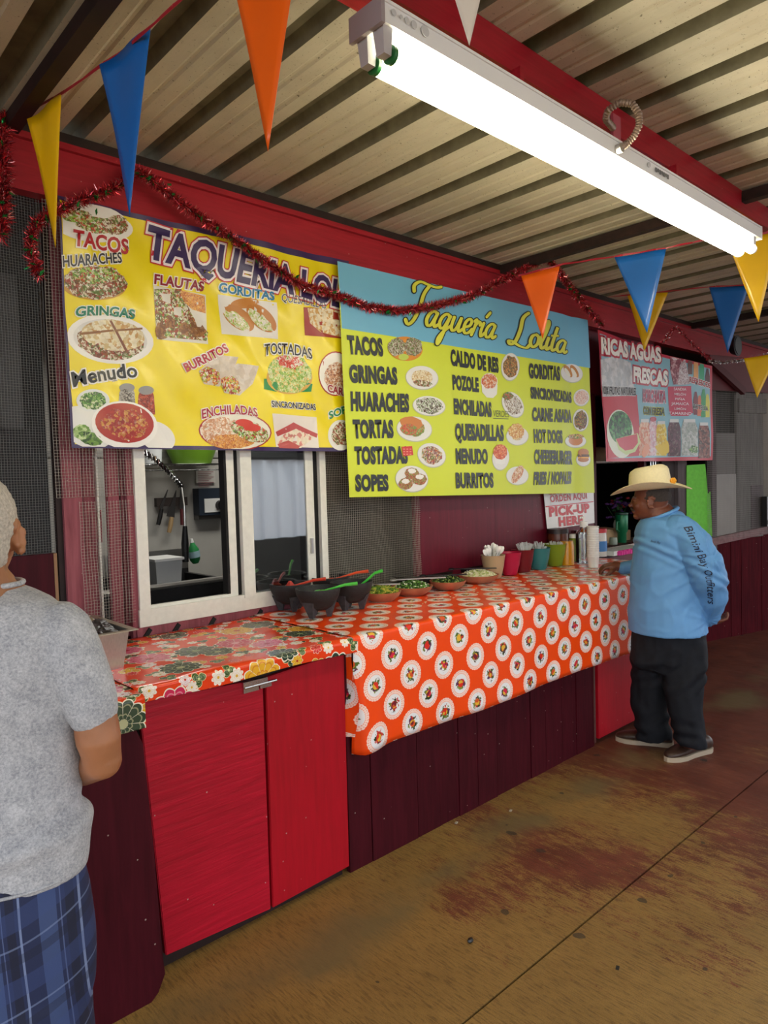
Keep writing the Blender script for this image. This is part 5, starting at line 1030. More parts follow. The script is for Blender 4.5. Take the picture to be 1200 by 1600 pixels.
# ------------------------------------------------------------------ bunting
PC = {'yellow': plain('yellow_pennant', 'e8b80c', .3, 0, .03, 5, coat=.2), 'blue': plain('blue_pennant', '1464b8', .3, 0, .03, 5, coat=.2), 'orange': plain('orange_pennant', 'f06410', .3, 0, .03, 5, coat=.2), 'white': plain('white_pennant', 'd8cfc4', .4)}
rib = plain('red_ribbon', 'a81c30', .4)
def bunting(label, ribbon, pens, w=.012):
    P = [dep(*q) for q in ribbon]; t = thing('pennant_string', P[0], label, 'bunting')
    mb = MB(); off = Vector((0, 0, w))
    L = []
    for i in range(len(P)-1):
        for k in range(6): L.append(P[i].lerp(P[i+1], k/6))
    L.append(P[-1])
    for i in range(len(L)-1):
        a, b = L[i], L[i+1]; tw = Vector((0, .004*math.sin(i*1.3), 0)); mb.add([a, b, b+off*(.6+.4*math.sin(i*.9)**2)+tw, a+off*(.6+.4*math.sin((i-1)*.9)**2)+tw, ], [(0, 1, 2, 3)])
    o = mb.build('ribbon', rib, t); so_ = o.modifiers.new('t', 'SOLIDIFY'); so_.thickness = .0012
    for col, tl, tr, tip in pens:
        A, B_, C_ = dep(*tl), dep(*tr), dep(*tip); n = (B_-A).cross(C_-A).normalized(); N = 12
        mb = MB(); idx = {}
        for j in range(N+1):
            for i in range(N+1-j):
                u, v = i/N, j/N; p = A*(1-u-v)+B_*u+C_*v; wv = .012*math.sin(u*5+v*3)*(1-v)+.008*math.sin(v*4+u*7); p = p+n*wv*(A-C_).length*.9; idx[i, j] = len(mb.v); mb.v.append(p)
        for j in range(N):
            for i in range(N-j):
                mb.f.append((idx[i, j], idx[i+1, j], idx[i, j+1])); mb.mi.append(0)
                if i+j < N-1: mb.f.append((idx[i+1, j], idx[i+1, j+1], idx[i, j+1])); mb.mi.append(0)
        o = mb.build('pennant', PC[col], t, 'all'); o['label'] = col+' vinyl pennant'; so_ = o.modifiers.new('t', 'SOLIDIFY'); so_.thickness = .0008
bunting('red ribbon with yellow, blue and orange pennants at the upper left', [(8, 195, 2.75), (100, 146, 2.4), (200, 75, 2.05), (285, 0, 1.8), (410, -85, 1.6), (520, -170, 1.5)], [('yellow', (42, 186, 2.5), (97, 147, 2.42), (88, 388, 2.45)), ('blue', (155, 101, 2.1), (237, 42, 2.0), (204, 338, 2.05)), ('orange', (354, -70, 1.68), (473, -112, 1.6), (420, 238, 1.64))])
bunting('ribbon with one white pennant over the fluorescent fixture', [(560, -130, 1.35), (677, -118, 1.4), (778, -120, 1.45), (900, -160, 1.5)], [('white', (678, -118, 1.4), (778, -120, 1.42), (733, 73, 1.41))])
bunting('red ribbon with orange, blue and yellow pennants below the fixture end', [(810, 432, 4.3), (880, 414, 4.2), (960, 402, 4.0), (1040, 389, 3.9), (1105, 375, 3.85), (1140, 378, 3.8), (1230, 358, 3.7)], [('orange', (814, 431, 4.28), (875, 415, 4.22), (848, 530, 4.25)), ('blue', (960, 402, 4.0), (1041, 389, 3.9), (1011, 521, 3.95)), ('yellow', (1138, 380, 3.8), (1218, 358, 3.74), (1185, 504, 3.78))])
bunting('far ribbon with a yellow and a blue pennant', [(945, 465, 5.6), (1043, 456, 5.4), (1108, 449, 5.2), (1170, 446, 5.0), (1215, 444, 4.9)], [('yellow', (980, 461, 5.55), (1044, 457, 5.4), (1007, 549, 5.5)), ('blue', (1108, 449, 5.2), (1171, 446, 5.05), (1137, 552, 5.15))], .01)
bunting('farthest ribbon with one yellow pennant under the silver garland', [(1150, 562, 5.6), (1215, 552, 5.4)], [('yellow', (1162, 560, 5.5), (1216, 552, 5.4), (1183, 622, 5.45))], .006)
# ------------------------------------------------------------------ tinsel garlands
red_t = plain('red_tinsel', 'd2404c', .2, .7); drk = plain('dark_tinsel', '5c1420', .3, .6); grt = plain('green_foil_leaf', '1f9a4a', .15, .7); slt = plain('silver_tinsel', 'd8d4d4', .2, .9); core = plain('garland_core', '3a0f16', .6)
pk_t = plain('pink_glint_tinsel', 'e8a0a0', .2, .8)  # paler needles put the glints of the tinsel into the colour
def garland(label, pts, mats, r=.028, dens=2600, leaves=14, seed=1, y=2.84):
    P = [at(px, py, y=y) if len(q) == 0 else at(px, py, y=q[0]) for px, py, *q in pts]
    S = []
    for i in range(len(P)-1):
        k = max(4, int((P[i+1]-P[i]).length/.02)); S += [P[i].lerp(P[i+1], j/k) for j in range(k)]
    S.append(P[-1])
    for _ in range(5): S = [S[0]]+[(S[i-1]+S[i]*2+S[i+1])/4 for i in range(1, len(S)-1)]+[S[-1]]
    rnd = random.Random(seed); t = thing('tinsel_garland', S[0], label, 'garland'); MB().tube(S, .004, 5).build('cord', core, t)
    Ls = sum((S[i+1]-S[i]).length for i in range(len(S)-1)); n = int(dens*Ls); mb = MB()
    for k in range(n):
        i = rnd.randrange(len(S)-1); p = S[i].lerp(S[i+1], rnd.random()); d = Vector((rnd.gauss(0, 1), rnd.gauss(0, 1), rnd.gauss(0, 1))).normalized(); e = d.orthogonal().normalized(); e = Matrix.Rotation(rnd.random()*6.28, 3, d) @ e
        L = r*rnd.uniform(.6, 1.2); mb.m(rnd.choice((0, 0, 0, 1, 0, 0, 1, 2)) if len(mats) > 2 else rnd.choice((0, 0, 0, 1))); m_ = p+d*L*.5+e*rnd.gauss(0, .003); mb.add([p, m_+e*.0019, p+d*L, m_-e*.0019], [(0, 1, 2, 3)])
    mb.build('tinsel', mats, t)['kind'] = 'stuff'
    mb = MB()
    for k in range(int(leaves*Ls)):
        i = rnd.randrange(len(S)-1); p = S[i]+Vector((rnd.gauss(0, .012), -abs(rnd.gauss(0, .012))-.008, rnd.gauss(-.012, .012))); a = Vector((rnd.gauss(0, 1), rnd.gauss(0, .6), rnd.gauss(-.5, 1))).normalized()*.016; b = a.orthogonal().normalized()*.010
        mb.add([p-a, p+b+Vector((0, .003, 0)), p+a, p-b], [(0, 1, 2, 3)])
    if leaves: mb.build('foil_leaf', grt, t)['kind'] = 'stuff'
garland('red tinsel garland hanging at the far left edge', [(8, 175, 2.9), (2, 230, 2.85), (6, 290, 2.84), (2, 370, 2.84)], [red_t, drk, pk_t], .045, 5500, 20, 2)
garland('long red tinsel garland with green leaves looping across both menu banners', [(62, 432), (47, 395), (48, 355), (80, 332), (130, 312), (185, 292), (213, 262, 2.87), (240, 284), (275, 312), (320, 345), (370, 376), (420, 413), (470, 445), (530, 462), (575, 480), (625, 486), (680, 478), (740, 462, 2.82), (800, 430, 2.74), (855, 402, 2.62), (876, 428, 2.66), (905, 468, 2.76), (940, 508, 2.82)], [red_t, drk, pk_t], .036, 4200, 34, 3)
garland('short dark red garland peak above the drinks banner', [(1036, 535, 2.8), (1056, 510, 2.84), (1082, 538, 2.75), (1110, 563, 2.6)], [red_t, slt], .028, 1500, 0, 4)
garland('thin silver garland at the far right above the yellow pennant', [(1108, 564, 2.58), (1130, 567, 2.5), (1160, 563, 2.4), (1205, 552, 2.25)], [slt, slt], .022, 1800, 0, 5)

# ------------------------------------------------------------------ people
UU = Vector((RX.x, RX.y, 0)).normalized(); WW = Vector((FW.x, FW.y, 0)).normalized(); ZZ = Vector((0, 0, 1))
def loft(mb, rings, n=28):
    vs = []
    for c, a, b in rings: vs += [c+a*math.cos(2*math.pi*k/n)+b*math.sin(2*math.pi*k/n) for k in range(n)]
    m = len(rings); mb.add(vs, [(i*n+k, i*n+(k+1) % n, (i+1)*n+(k+1) % n, (i+1)*n+k) for i in range(m-1) for k in range(n)]+[tuple(range(n-1, -1, -1)), tuple((m-1)*n+k for k in range(n))])
def chain(mb, pts, n=14):
    mb.tube([p for p, r in pts], [r for p, r in pts], n)
    for p, r in pts: mb.ball(p, r*.985, 12)
def remesh(mb, voxel, it=3, fac=.5):
    me = D.meshes.new('tmp'); me.from_pydata([tuple(v) for v in mb.v], [], mb.f); bm = bmesh.new(); bm.from_mesh(me); bmesh.ops.recalc_face_normals(bm, faces=bm.faces[:]); bm.to_mesh(me); bm.free()
    o = D.objects.new('tmp', me); COL.objects.link(o); m = o.modifiers.new('r', 'REMESH'); m.mode = 'VOXEL'; m.voxel_size = voxel; m.use_smooth_shade = True
    if it: s = o.modifiers.new('s', 'SMOOTH'); s.factor = fac; s.iterations = it
    dg = bpy.context.evaluated_depsgraph_get(); dg.update(); r = D.meshes.new_from_object(o.evaluated_get(dg)); D.objects.remove(o); D.meshes.remove(me); return r
def place_mesh(me, name, mat, parent, fn=None, keep=None):
    o0 = ORG[parent.name]; bm = bmesh.new(); bm.from_mesh(me)
    if fn:
        bm.normal_update(); N = [(v.co.copy(), v.normal.copy()) for v in bm.verts]
        for v, (c, n) in zip(bm.verts, N): v.co = c+n*fn(c, n)
    if keep: bmesh.ops.delete(bm, geom=[v for v in bm.verts if not keep(v.co)], context='VERTS')
    for f in bm.faces: f.smooth = True
    bvh = BVHTree.FromBMesh(bm)
    for v in bm.verts: v.co -= o0
    bm.to_mesh(me); bm.free(); me.name = name; me.materials.clear(); me.materials.append(mat)
    o = D.objects.new(name, me); COL.objects.link(o); o.parent = parent; ORG[o.name] = o0; return o, bvh
def fbm(p, s): return noise.noise(p*s)
def skin(name, c, c2):
    t = NT(name); col = t.ramp(t.noise(9, 4), [(.35, c2), (.65, c)]); t.bump(t.noise(120, 2), .15, .002)
    t.b.inputs['Subsurface Weight'].default_value = .08; t.b.inputs['Subsurface Radius'].default_value = (.02, .008, .005); return t.fin(col, .45)
def head(mb, C, F, S, k=1.):
    R = Matrix((F, S, ZZ)).transposed(); P = lambda x, y, z: C+(F*x+S*y+ZZ*z)*k
    B = lambda x, y, z, a, b, c: mb.ball(P(x, y, z), k, 20, (a, b, c), R)
    B(-.005, 0, .03, .098, .078, .100); B(.02, 0, -.015, .082, .068, .085); B(.034, 0, -.062, .058, .050, .046); B(.078, 0, -.088, .022, .026, .020)
    B(.084, 0, .020, .020, .048, .013); B(.100, 0, -.006, .012, .012, .026); B(.112, 0, -.024, .015, .017, .013); B(.096, 0, -.052, .012, .025, .007); B(.094, 0, -.064, .012, .022, .007)
    for sy in (-1, 1):
        B(.066, .036*sy, -.025, .024, .022, .022); B(.086, .03*sy, .002, .010, .014, .009)
        for q in range(7):
            a = -1.9+q*.72; B(-.012+.020*math.cos(a), (.080+.008*(q < 4))*sy, -.004+.030*math.sin(a), .0085, .007, .010)
        B(-.008, .078*sy, -.006, .016, .007, .024); B(0, .079*sy, -.032, .009, .007, .011)
    chain(mb, [(P(-.02, 0, -.05), .058*k), (P(-.035, 0, -.10), .062*k), (P(-.05, 0, -.16), .072*k)])
def hand(mb, Wr, F, N, S, curl=.3, k=1., spread=.0, thumb=(.5, -.2)):   # wrist, finger dir, palm normal (fingers curl towards it), thumb side
    P = lambda f, s, n: Wr+(F*f+S*s+N*n)*k
    for s in (-.026, -.008, .010, .027): mb.tube([P(-.01, s*.7, 0), P(.045, s, -.004), P(.082, s*1.05, 0)], [.013*k, .015*k, .0115*k], 10); mb.ball(P(.082, s*1.05, 0), .0115*k, 10)
    for i, (s, L) in enumerate(((-.031, .060), (-.011, .074), (.010, .080), (.031, .072))):
        p = P(.084, s, 0); a = 0; pts = [(p, .0098*k)]
        for j, (l, c_) in enumerate(((.42, 1.), (.32, 1.25), (.26, .9))):
            a += curl*c_; p = p+(F*math.cos(a)+N*math.sin(a)+S*spread*s*8)*L*l*k; pts.append((p, (.0092, .0086, .0075)[j]*k))
        chain(mb, pts, 10)
    p0 = P(.018, .028, .004); p1 = P(.046, .050, .012+.01*curl); p2 = p1+(F*thumb[0]+S*.25+N*(.3+curl*.4)).normalized()*.034*k; p3 = p2+(F*thumb[0]+S*thumb[1]+N*(.3+curl*.5)).normalized()*.026*k
    chain(mb, [(p0, .014*k), (p1, .0125*k), (p2, .0105*k), (p3, .009*k)], 10)
def shoe(root, heel, toe, mats, w=.105):
    d = (toe-heel); L = d.length; d.normalize(); s = Vector((-d.y, d.x, 0)); mb = MB()
    def outline(z, g, zz=0): return [heel+d*(L*t)+s*(w/2*q*g)+ZZ*z for t, q in ((.0, .25), (.02, .55), (.10, .78), (.30, .74), (.5, .80), (.68, 1.), (.82, .92), (.93, .62), (1., .22), (1., -.22), (.93, -.6), (.82, -.86), (.68, -.92), (.5, -.72), (.3, -.70), (.1, -.78), (.02, -.55), (0, -.25))]
    a, b = outline(0, .96), outline(.028, 1.02); n = len(a); mb.add(a+b, [(i, (i+1) % n, n+(i+1) % n, n+i) for i in range(n)]+[tuple(range(n-1, -1, -1)), tuple(range(n, 2*n))]); mb.build('sole', mats[1], root, True)
    up = MB(); rings = []
    for t, hw, h in ((.02, .30, .075), (.10, .42, .088), (.25, .43, .095), (.40, .42, .085), (.55, .46, .068), (.70, .49, .055), (.85, .43, .046), (.95, .30, .036), (.995, .12, .026)):
        rings.append((heel+d*(L*t)+ZZ*(.02+h*.5-.004), s*(w*hw), ZZ*(h*.5)))
    loft(up, rings, 20); me = remesh(up, .008, 2); place_mesh(me, 'upper', mats[0], root)
    lb = MB()
    for k in range(4): c = heel+d*L*(.42+.055*k)+ZZ*(.098-.012*k); lb.tube([c-s*.022, c+ZZ*.006, c+s*.022], .0028, 6)
    lb.build('laces', mats[2], root)['kind'] = 'stuff'
# ---- man in the straw hat
DG = 4.12; PR = lambda px, py, b=0.: dep(px, py, DG+b); SR = 1/266.
gm_ = PR(1040, 1175); gm_.z = 0
man = thing('person', gm_, 'man in a straw cowboy hat and blue long-sleeved shirt leaning on the counter', 'person')
sk = skin('brown_skin', '7a4630', '653523')
def rings(rows, P, S): return [(P((l+r)/2, py, b), UU*((r-l)/2*S), WW*d) for py, l, r, d, b in rows]
tor = [(798, 1036, 1062, .06, 0), (804, 1020, 1068, .09, 0), (811, 1004, 1066, .14, 0), (822, 999, 1078, .185, 0), (840, 995, 1090, .205, 0), (862, 992, 1095, .205, 0), (888, 990, 1096, .20, 0), (915, 987, 1096, .205, 0), (942, 986, 1095, .21, 0), (962, 985, 1098, .215, 0), (980, 985, 1101, .22, 0), (985, 985, 1102, .222, 0)]
larm = [(1066, 826, -.15, 21), (1084, 850, -.19, 25), (1100, 880, -.21, 27), (1108, 908, -.20, 26), (1111, 932, -.15, 22.5), (1109, 952, -.09, 18.5), (1107, 965, -.06, 15.5)]
HD = dep(962, 889, 4.52)+Vector((0, 0, .022))
rarm = [(PR(1020, 830, .14), .075), (PR(1012, 856, .22), .066), (PR(1006, 878, .30), .056), (dep(990, 885, 4.47), .047), (dep(974, 888, 4.50), .040)]
pel = [(968, 992, 1096, .17, 0), (985, 989, 1101, .18, 0), (1005, 988, 1103, .18, 0), (1030, 988, 1102, .165, 0), (1045, 995, 1095, .12, 0)]
ll = [(1000, 1036, 1104, .115, -.06), (1040, 1036, 1102, .112, -.07), (1075, 1039, 1097, .10, -.08), (1105, 1046, 1096, .092, -.09), (1130, 1052, 1099, .088, -.09), (1150, 1056, 1102, .086, -.095), (1166, 1060, 1104, .080, -.10)]
rl = [(1000, 988, 1058, .115, .06), (1040, 987, 1050, .112, .07), (1075, 988, 1042, .10, .08), (1105, 989, 1042, .092, .09), (1128, 991, 1046, .088, .10), (1146, 993, 1049, .084, .11), (1155, 995, 1050, .08, .12)]
shrink = lambda rr, k: [(c, a*k, b*k) for c, a, b in rr]
HF = (-UU+WW*.50).normalized(); HS = -(HF.cross(ZZ)).normalized()*-1; HC = PR(1017, 783, .0)
bmb = MB(); loft(bmb, shrink(rings(tor, PR, SR), .86)); loft(bmb, shrink(rings(pel, PR, SR)[:4], .76)); loft(bmb, shrink(rings(ll, PR, SR), .72)); loft(bmb, shrink(rings(rl, PR, SR), .72))
chain(bmb, [(PR(px, py, b), r*SR*.78) for px, py, b, r in larm]+[(PR(1104, 968, -.045), .032)]); chain(bmb, [(p, r*.8) for p, r in rarm]+[(HD+UU*.0, .030)])
head(bmb, HC, HF, HS); chain(bmb, [(HC+Vector((0, 0, -.08))-HF*.03, .066), (PR(1035, 805), .078)])
hand(bmb, PR(1101, 968, -.05), (UU*.93-ZZ*.12-WW*.2).normalized(), (ZZ*.8-UU*.1+WW*.3).normalized(), (ZZ*.35-WW*.8).normalized(), .45, .98)
hf = (-UU*.93+WW*.18-ZZ*.10).normalized(); hn = (-ZZ+WW*.15-UU*.15).normalized(); hand(bmb, HD+UU*.02, hf, hn, hn.cross(hf).normalized()*-1, .85, 1.08, 0, (.75, -.4))
place_mesh(remesh(bmb, .0048, 2, .4), 'body', sk, man)
smb = MB(); loft(smb, rings(tor, PR, SR)); chain(smb, [(PR(px, py, b), r*SR) for px, py, b, r in larm], 20); chain(smb, rarm, 16); smb.ball(PR(1060, 832, -.12), .10, 16); smb.ball(PR(1022, 830, .10), .09, 16)
def wr_man(c, n):
    q = c-gm_; a = q.dot(UU); z = q.z; f = 0
    t = (z-1.12)+.55*(a-.10); f += .006*math.exp(-((t)/.05)**2)*math.sin(t*110)        # folds from the armpit across the belly
    f += .0065*(noise.noise(Vector((a*5+z*3, z*13-a*6, q.dot(WW)*4)))) + .009*noise.noise(Vector((a*9-z*4, z*6+a*4, 2+q.dot(WW)*8)))
    w_ = q.dot(WW)
    ang = math.atan2(z-1.18, a-.16); rr = math.hypot(z-1.18, a-.16)
    f += .011*max(0, math.sin(ang*11+2.5*noise.noise(q*3)))**3*math.exp(-rr/.16)*(rr > .02)*(1 if a < .2 else .4)
    ang = math.atan2(z-.80, a-.22); rr = math.hypot(z-.80, a-.22); f += .009*max(0, math.sin(ang*12+2*noise.noise(q*4)))**2*math.exp(-rr/.12)
    r = abs(noise.noise(Vector((a*4+z*7, z*3-a*9, 5+q.dot(WW)*3)))); f += .005*max(0, .22-r)/.22*(.4+.6*max(0, 1-abs(z-1.05)/.35))
    return f
cloth_b = plain('blue_sun_shirt', '5f96cc', .6, 0, .04, 8)
hem_z = PR(1040, 979).z; cut_p = PR(1107, 964, -.06).z
so_, bvh = place_mesh(remesh(smb, .007, 4), 'shirt', cloth_b, man, wr_man)
cl = MB().lathe([(.060, 0), (.072, -.002), (.076, .006), (.072, .016), (.063, .018), (.060, .008)], (0, 0, 0), 28, closed=True); cc = PR(1034, 804); R_ = Matrix.Rotation(math.radians(-20), 3, WW)
for i, v in enumerate(cl.v): cl.v[i] = cc+R_ @ Vector((UU*v.x*1.42+WW*v.y*1.18+ZZ*v.z))
cl.build('collar', cloth_b, so_, 'all')
pmb = MB(); loft(pmb, rings(pel, PR, SR)); loft(pmb, rings(ll, PR, SR)); loft(pmb, rings(rl, PR, SR))
def wr_pants(c, n):
    q = c-gm_; a = q.dot(UU); w = q.dot(WW); z = q.z; low = max(0, (.34-z)/.34); g = noise.noise(q*5)
    f = .013*noise.noise(Vector((a*11+g, z*2.6, w*11)))+.006*noise.noise(Vector((a*20, z*7+a*6, w*20)))
    f += .014*low*math.sin(z*70+a*22+5*g)*(.5+.5*math.sin(a*30)) + .008*math.exp(-((z-.50)/.09)**2)*math.sin(z*60-a*40+4*g)
    return f - .004*max(0, min(1, (z-.60)/.15))
place_mesh(remesh(pmb, .008, 4), 'trousers', plain('charcoal_trousers', '1b1d23', .8, 0, .2, 30, .1, .2), man, wr_pants)
sb_, ss_, sl_ = plain('brown_leather_shoe', '3c2a22', .4, 0, .2, 14), plain('cream_sole', 'b4a590', .6), plain('dark_lace', '2a2020', .6)
shoe(man, at(1109, 1172, z=0)+WW*.0, at(1040, 1190, z=0), (sb_, ss_, sl_), .115); shoe(man, at(1053, 1166, z=0), at(962, 1156, z=0), (sb_, ss_, sl_), .115)
# printed sleeve lettering laid on the shirt surface
def on_shirt(px, py):
    d = (PR(px, py)-CAM).normalized(); h = bvh.ray_cast(CAM, d)
    return h[0]+h[1]*.0028 if h[0] is not None else None
def sleeve(st, path, hgt, col, shear=.25, bold=.004, name='sleeve_lettering'):
    cu = D.curves.new('t', 'FONT'); cu.body = st; cu.offset = bold; cu.resolution_u = 2; cu.shear = shear; cu.fill_mode = 'FRONT'; o = D.objects.new('t', cu); me = D.meshes.new_from_object(o); bm = bmesh.new(); bm.from_mesh(me); D.objects.remove(o); D.curves.remove(cu)
    xs = [v.co.x for v in bm.verts]; X0, X1 = min(xs), max(xs); bmesh.ops.triangulate(bm, faces=bm.faces[:]); bad = []
    for v in bm.verts:
        s = (v.co.x-X0)/(X1-X0)*(len(path)-1); i = min(int(s), len(path)-2); f = s-i; a, b = Vector(path[i]), Vector(path[i+1]); p = a.lerp(b, f); d = (b-a).normalized(); n = Vector((d.y, -d.x)); q = p+n*(v.co.y*hgt/.75)
        h = on_shirt(q.x, q.y)
        if h is None: bad.append(v)
        else: v.co = h-gm_
    bmesh.ops.delete(bm, geom=bad, context='VERTS'); bm.to_mesh(me); bm.free(); me.materials.clear(); me.materials.append(pm(col, .5)); o = D.objects.new(name, me); COL.objects.link(o); o.parent = so_; return o
sleeve('Bimini', [(1068, 824), (1080, 846), (1088, 866)], 13, '131c3a', .35); sleeve('Bay', [(1089, 868), (1094, 878), (1098, 890)], 14, '131c3a', .35); sleeve('Outfitters', [(1100, 892), (1105, 915), (1106, 944)], 13, '131c3a', .35)
sleeve('Bimini Bay', [(1017, 847), (1032, 850)], 4, '2a3a5c', name='chest_lettering')
# hat
hc = PR(1016, 765, .0); ht = MB(); HT = Matrix.Rotation(math.radians(-4), 3, HS)
def hatp(x, y, z): return hc+HT @ (HF*x+HS*y+ZZ*z)
NB = 48; vs = []
prof = [(1.0, None), (.97, None), (.8, None), (.62, None)]
for rr in (1., .985, .85, .70, .56):
    for k in range(NB):
        a = 2*math.pi*k/NB; lx, ly = .225*math.cos(a), .185*math.sin(a); fx = 1 if rr > .57 else 1
        z = (.045*abs(math.sin(a))**2.2 - .018*abs(math.cos(a))**3)*max(0, (rr-.55)/.45)**1.3; vs.append(hatp(lx*rr*(1 if rr > .6 else .97), ly*rr, z))
for z, sx, sy in ((.004, .116, .098), (.03, .115, .097), (.07, .112, .094), (.105, .108, .089), (.125, .101, .080), (.134, .088, .066), (.134, .070, .047), (.128, .045, .026), (.122, .02, .01)):
    for k in range(NB):
        a = 2*math.pi*k/NB; c_, s_ = math.cos(a), math.sin(a); dent = .016*max(0, 1-abs(s_)*1.5)*max(0, (z-.1)/.034) if z > .1 else 0
        pinch = 1-.10*max(0, c_)*max(0, (z-.05)/.08)*abs(s_); vs.append(hatp(sx*c_, sy*s_*pinch, z-dent*.8+.008*(-c_)*z/.13))
n_r = 14; ht.add(vs, [(i*NB+k, i*NB+(k+1) % NB, (i+1)*NB+(k+1) % NB, (i+1)*NB+k) for i in range(n_r-1) for k in range(NB)]+[tuple((n_r-1)*NB+k for k in range(NB))])
straw = plain('cream_straw', 'e6d8ae', .65, 0, .06, 90, .35)
hat = thing('cowboy_hat', hc, 'cream straw cowboy hat on the man in the blue shirt', 'hat')
o = ht.build('hat_body', straw, hat, 'all'); m_ = o.modifiers.new('t', 'SOLIDIFY'); m_.thickness = .003
hb = MB(); vs = []
for z in (.006, .022):
    for k in range(NB): a = 2*math.pi*k/NB; vs.append(hatp(.1185*math.cos(a), .1005*math.sin(a), z))
hb.add(vs, [(k, (k+1) % NB, NB+(k+1) % NB, NB+k) for k in range(NB)]); hb.build('hat_band', plain('tan_hat_band', 'a8714a', .5), hat, True)
fb = MB(); fc = hatp(-.130, -.02, .040); 
for k in range(6): a = k*1.05; fb.ball(fc+Vector((0, 0, .010*math.sin(a)))+UU*.010*math.cos(a), .010, 8)
fb.build('feather_ornament', plain('orange_ornament', 'e8a020', .5), hat, True)
hr = MB(); Rh = Matrix((HF, HS, ZZ)).transposed(); hr.ball(HC+ZZ*.028-HF*.018, 1, 24, (.096, .083, .090), Rh)
place_mesh(remesh(hr, .006, 1), 'hair', plain('dark_grey_hair', '3a322e', .9, 0, .4, 120, .5), man, lambda c, n: .002*noise.noise(c*90), lambda p: (p-HC).dot(HF) < .050 and (p-HC).z > -.002)
mu = MB(); 
for sy in (-1, 1): mu.tube([HC+HF*.108-ZZ*.042, HC+HF*.104+HS*.015*sy-ZZ*.046, HC+HF*.090+HS*.030*sy-ZZ*.056], [.007, .007, .004], 8)
mu.build('moustache', plain('grey_moustache', '3c302a', .9), man, True)
for sy in (-1, 1):
    MB().ball(HC+HF*.082+HS*.03*sy+ZZ*.003, .0115, 12).build('eye', plain('eye_white%d' % sy, 'cfc6bc', .3), man, True)
    MB().tube([HC+HF*.098+HS*.016*sy+ZZ*.022, HC+HF*.094+HS*.032*sy+ZZ*.026, HC+HF*.080+HS*.046*sy+ZZ*.020], [.004, .005, .003], 8).build('eyebrow', plain('grey_brow%d' % sy, '5a504a', .9), man, True)
# ---- man at the left edge, seen from behind
DL = 1.45; PL = lambda px, py, b=0.: dep(px, py, DL+b); SL = 1/757.
gl_ = PL(-5, 1990); gl_.z = 0
mn = thing('person', gl_, 'grey-haired man in a grey t-shirt and plaid shorts seen from behind at the left edge', 'person')
sk2 = skin('tan_skin', 'a9714f', '93603f')
cx = lambda py: -30+(py-835)*.029
def lr(rows): return [(py, 2*cx(py)-r, r, d, b) for py, r, d, b in rows]
t2 = lr([(912, 28, .075, .01), (922, 50, .09, .01), (938, 76, .10, .0), (962, 101, .115, 0), (995, 118, .125, 0), (1040, 122, .13, 0), (1090, 119, .13, 0), (1150, 115, .125, 0), (1205, 117, .13, 0), (1255, 123, .135, 0), (1300, 128, .14, 0), (1340, 131, .14, 0), (1362, 130, .137, 0)])
s2 = lr([(1330, 126, .13, 0), (1400, 139, .14, 0), (1470, 144, .14, 0), (1540, 146, .135, 0), (1590, 140, .11, 0)])
leg = lambda sg: [(PL(cx(py)+sg*q, py, 0), UU*w_*SL, WW*d) for py, q, w_, d in ((1530, 72, 76, .12), (1600, 74, 76, .115), (1680, 76, 74, .11), (1730, 78, 74, .105))]
calf = lambda sg: [(PL(cx(1600)+sg*75, 1600), .075), (PL(cx(1740)+sg*76, 1740), .058), (PL(cx(1830)+sg*76, 1830), .056), (PL(cx(1940)+sg*76, 1940), .038), (PL(cx(1975)+sg*76, 1975), .038)]
arm2 = [(PL(88, 985), .062), (PL(112, 1030, -.01), .060), (PL(134, 1075, -.015), .054), (PL(147, 1108, -.015), .0485)]
skin_arm = [(PL(118, 1040, -.01), .040), (PL(147, 1110, -.015), .043), (PL(154, 1155, -.015), .044), (PL(160, 1188, .0), .0395), (PL(132, 1200, .10), .038), (PL(85, 1185, .24), .030), (PL(60, 1178, .29), .026)]
larm2 = [(PL(-140, 985), .062), (PL(-168, 1030, -.01), .060), (PL(-190, 1075, -.015), .054), (PL(-203, 1108, -.015), .0485)]
skin_larm = [(PL(-175, 1040, -.01), .040), (PL(-203, 1110, -.015), .043), (PL(-212, 1188, .0), .0395), (PL(-180, 1200, .10), .038), (PL(-130, 1185, .24), .030), (PL(-105, 1178, .29), .026)]
H2 = PL(-40, 838, .0); HF2 = (WW*.95-UU*.28).normalized(); HS2 = Vector((HF2.y, -HF2.x, 0))
b2m = MB(); R2 = lambda rows: rings(rows, PL, SL)
loft(b2m, shrink(R2(t2), .86)); loft(b2m, shrink(R2(s2), .85)); [loft(b2m, shrink(leg(s), .8)) for s in (-1, 1)]; [chain(b2m, calf(s)) for s in (-1, 1)]
chain(b2m, skin_arm, 18); chain(b2m, skin_larm, 18); head(b2m, H2, HF2, HS2, 1.02); chain(b2m, [(H2-ZZ*.08-HF2*.03, .06), (PL(-30, 925, .0), .07)])
hf = (WW*.6-UU*.75).normalized(); hand(b2m, PL(60, 1178, .29), hf, -ZZ, hf.cross(ZZ)*-1, .5); hf = (WW*.6+UU*.75).normalized(); hand(b2m, PL(-105, 1178, .29), hf, -ZZ, hf.cross(ZZ), .5)
place_mesh(remesh(b2m, .0052, 2, .4), 'body', sk2, mn)
ht_ = NT('heather_grey_knit'); f1 = ht_.noise(190, 4, None, .75); f2 = ht_.noise(26, 4, None, .6); col = ht_.ramp(ht_.math('ADD', ht_.math('MULTIPLY', f1, .7), ht_.math('MULTIPLY', f2, .3)), [(.36, '868991'), (.64, 'c2c3c8')]); ht_.bump(f1, .25, .002); ht_.fin(col, .85)
ts = MB(); loft(ts, R2(t2), 40); chain(ts, arm2, 24); chain(ts, larm2, 24)
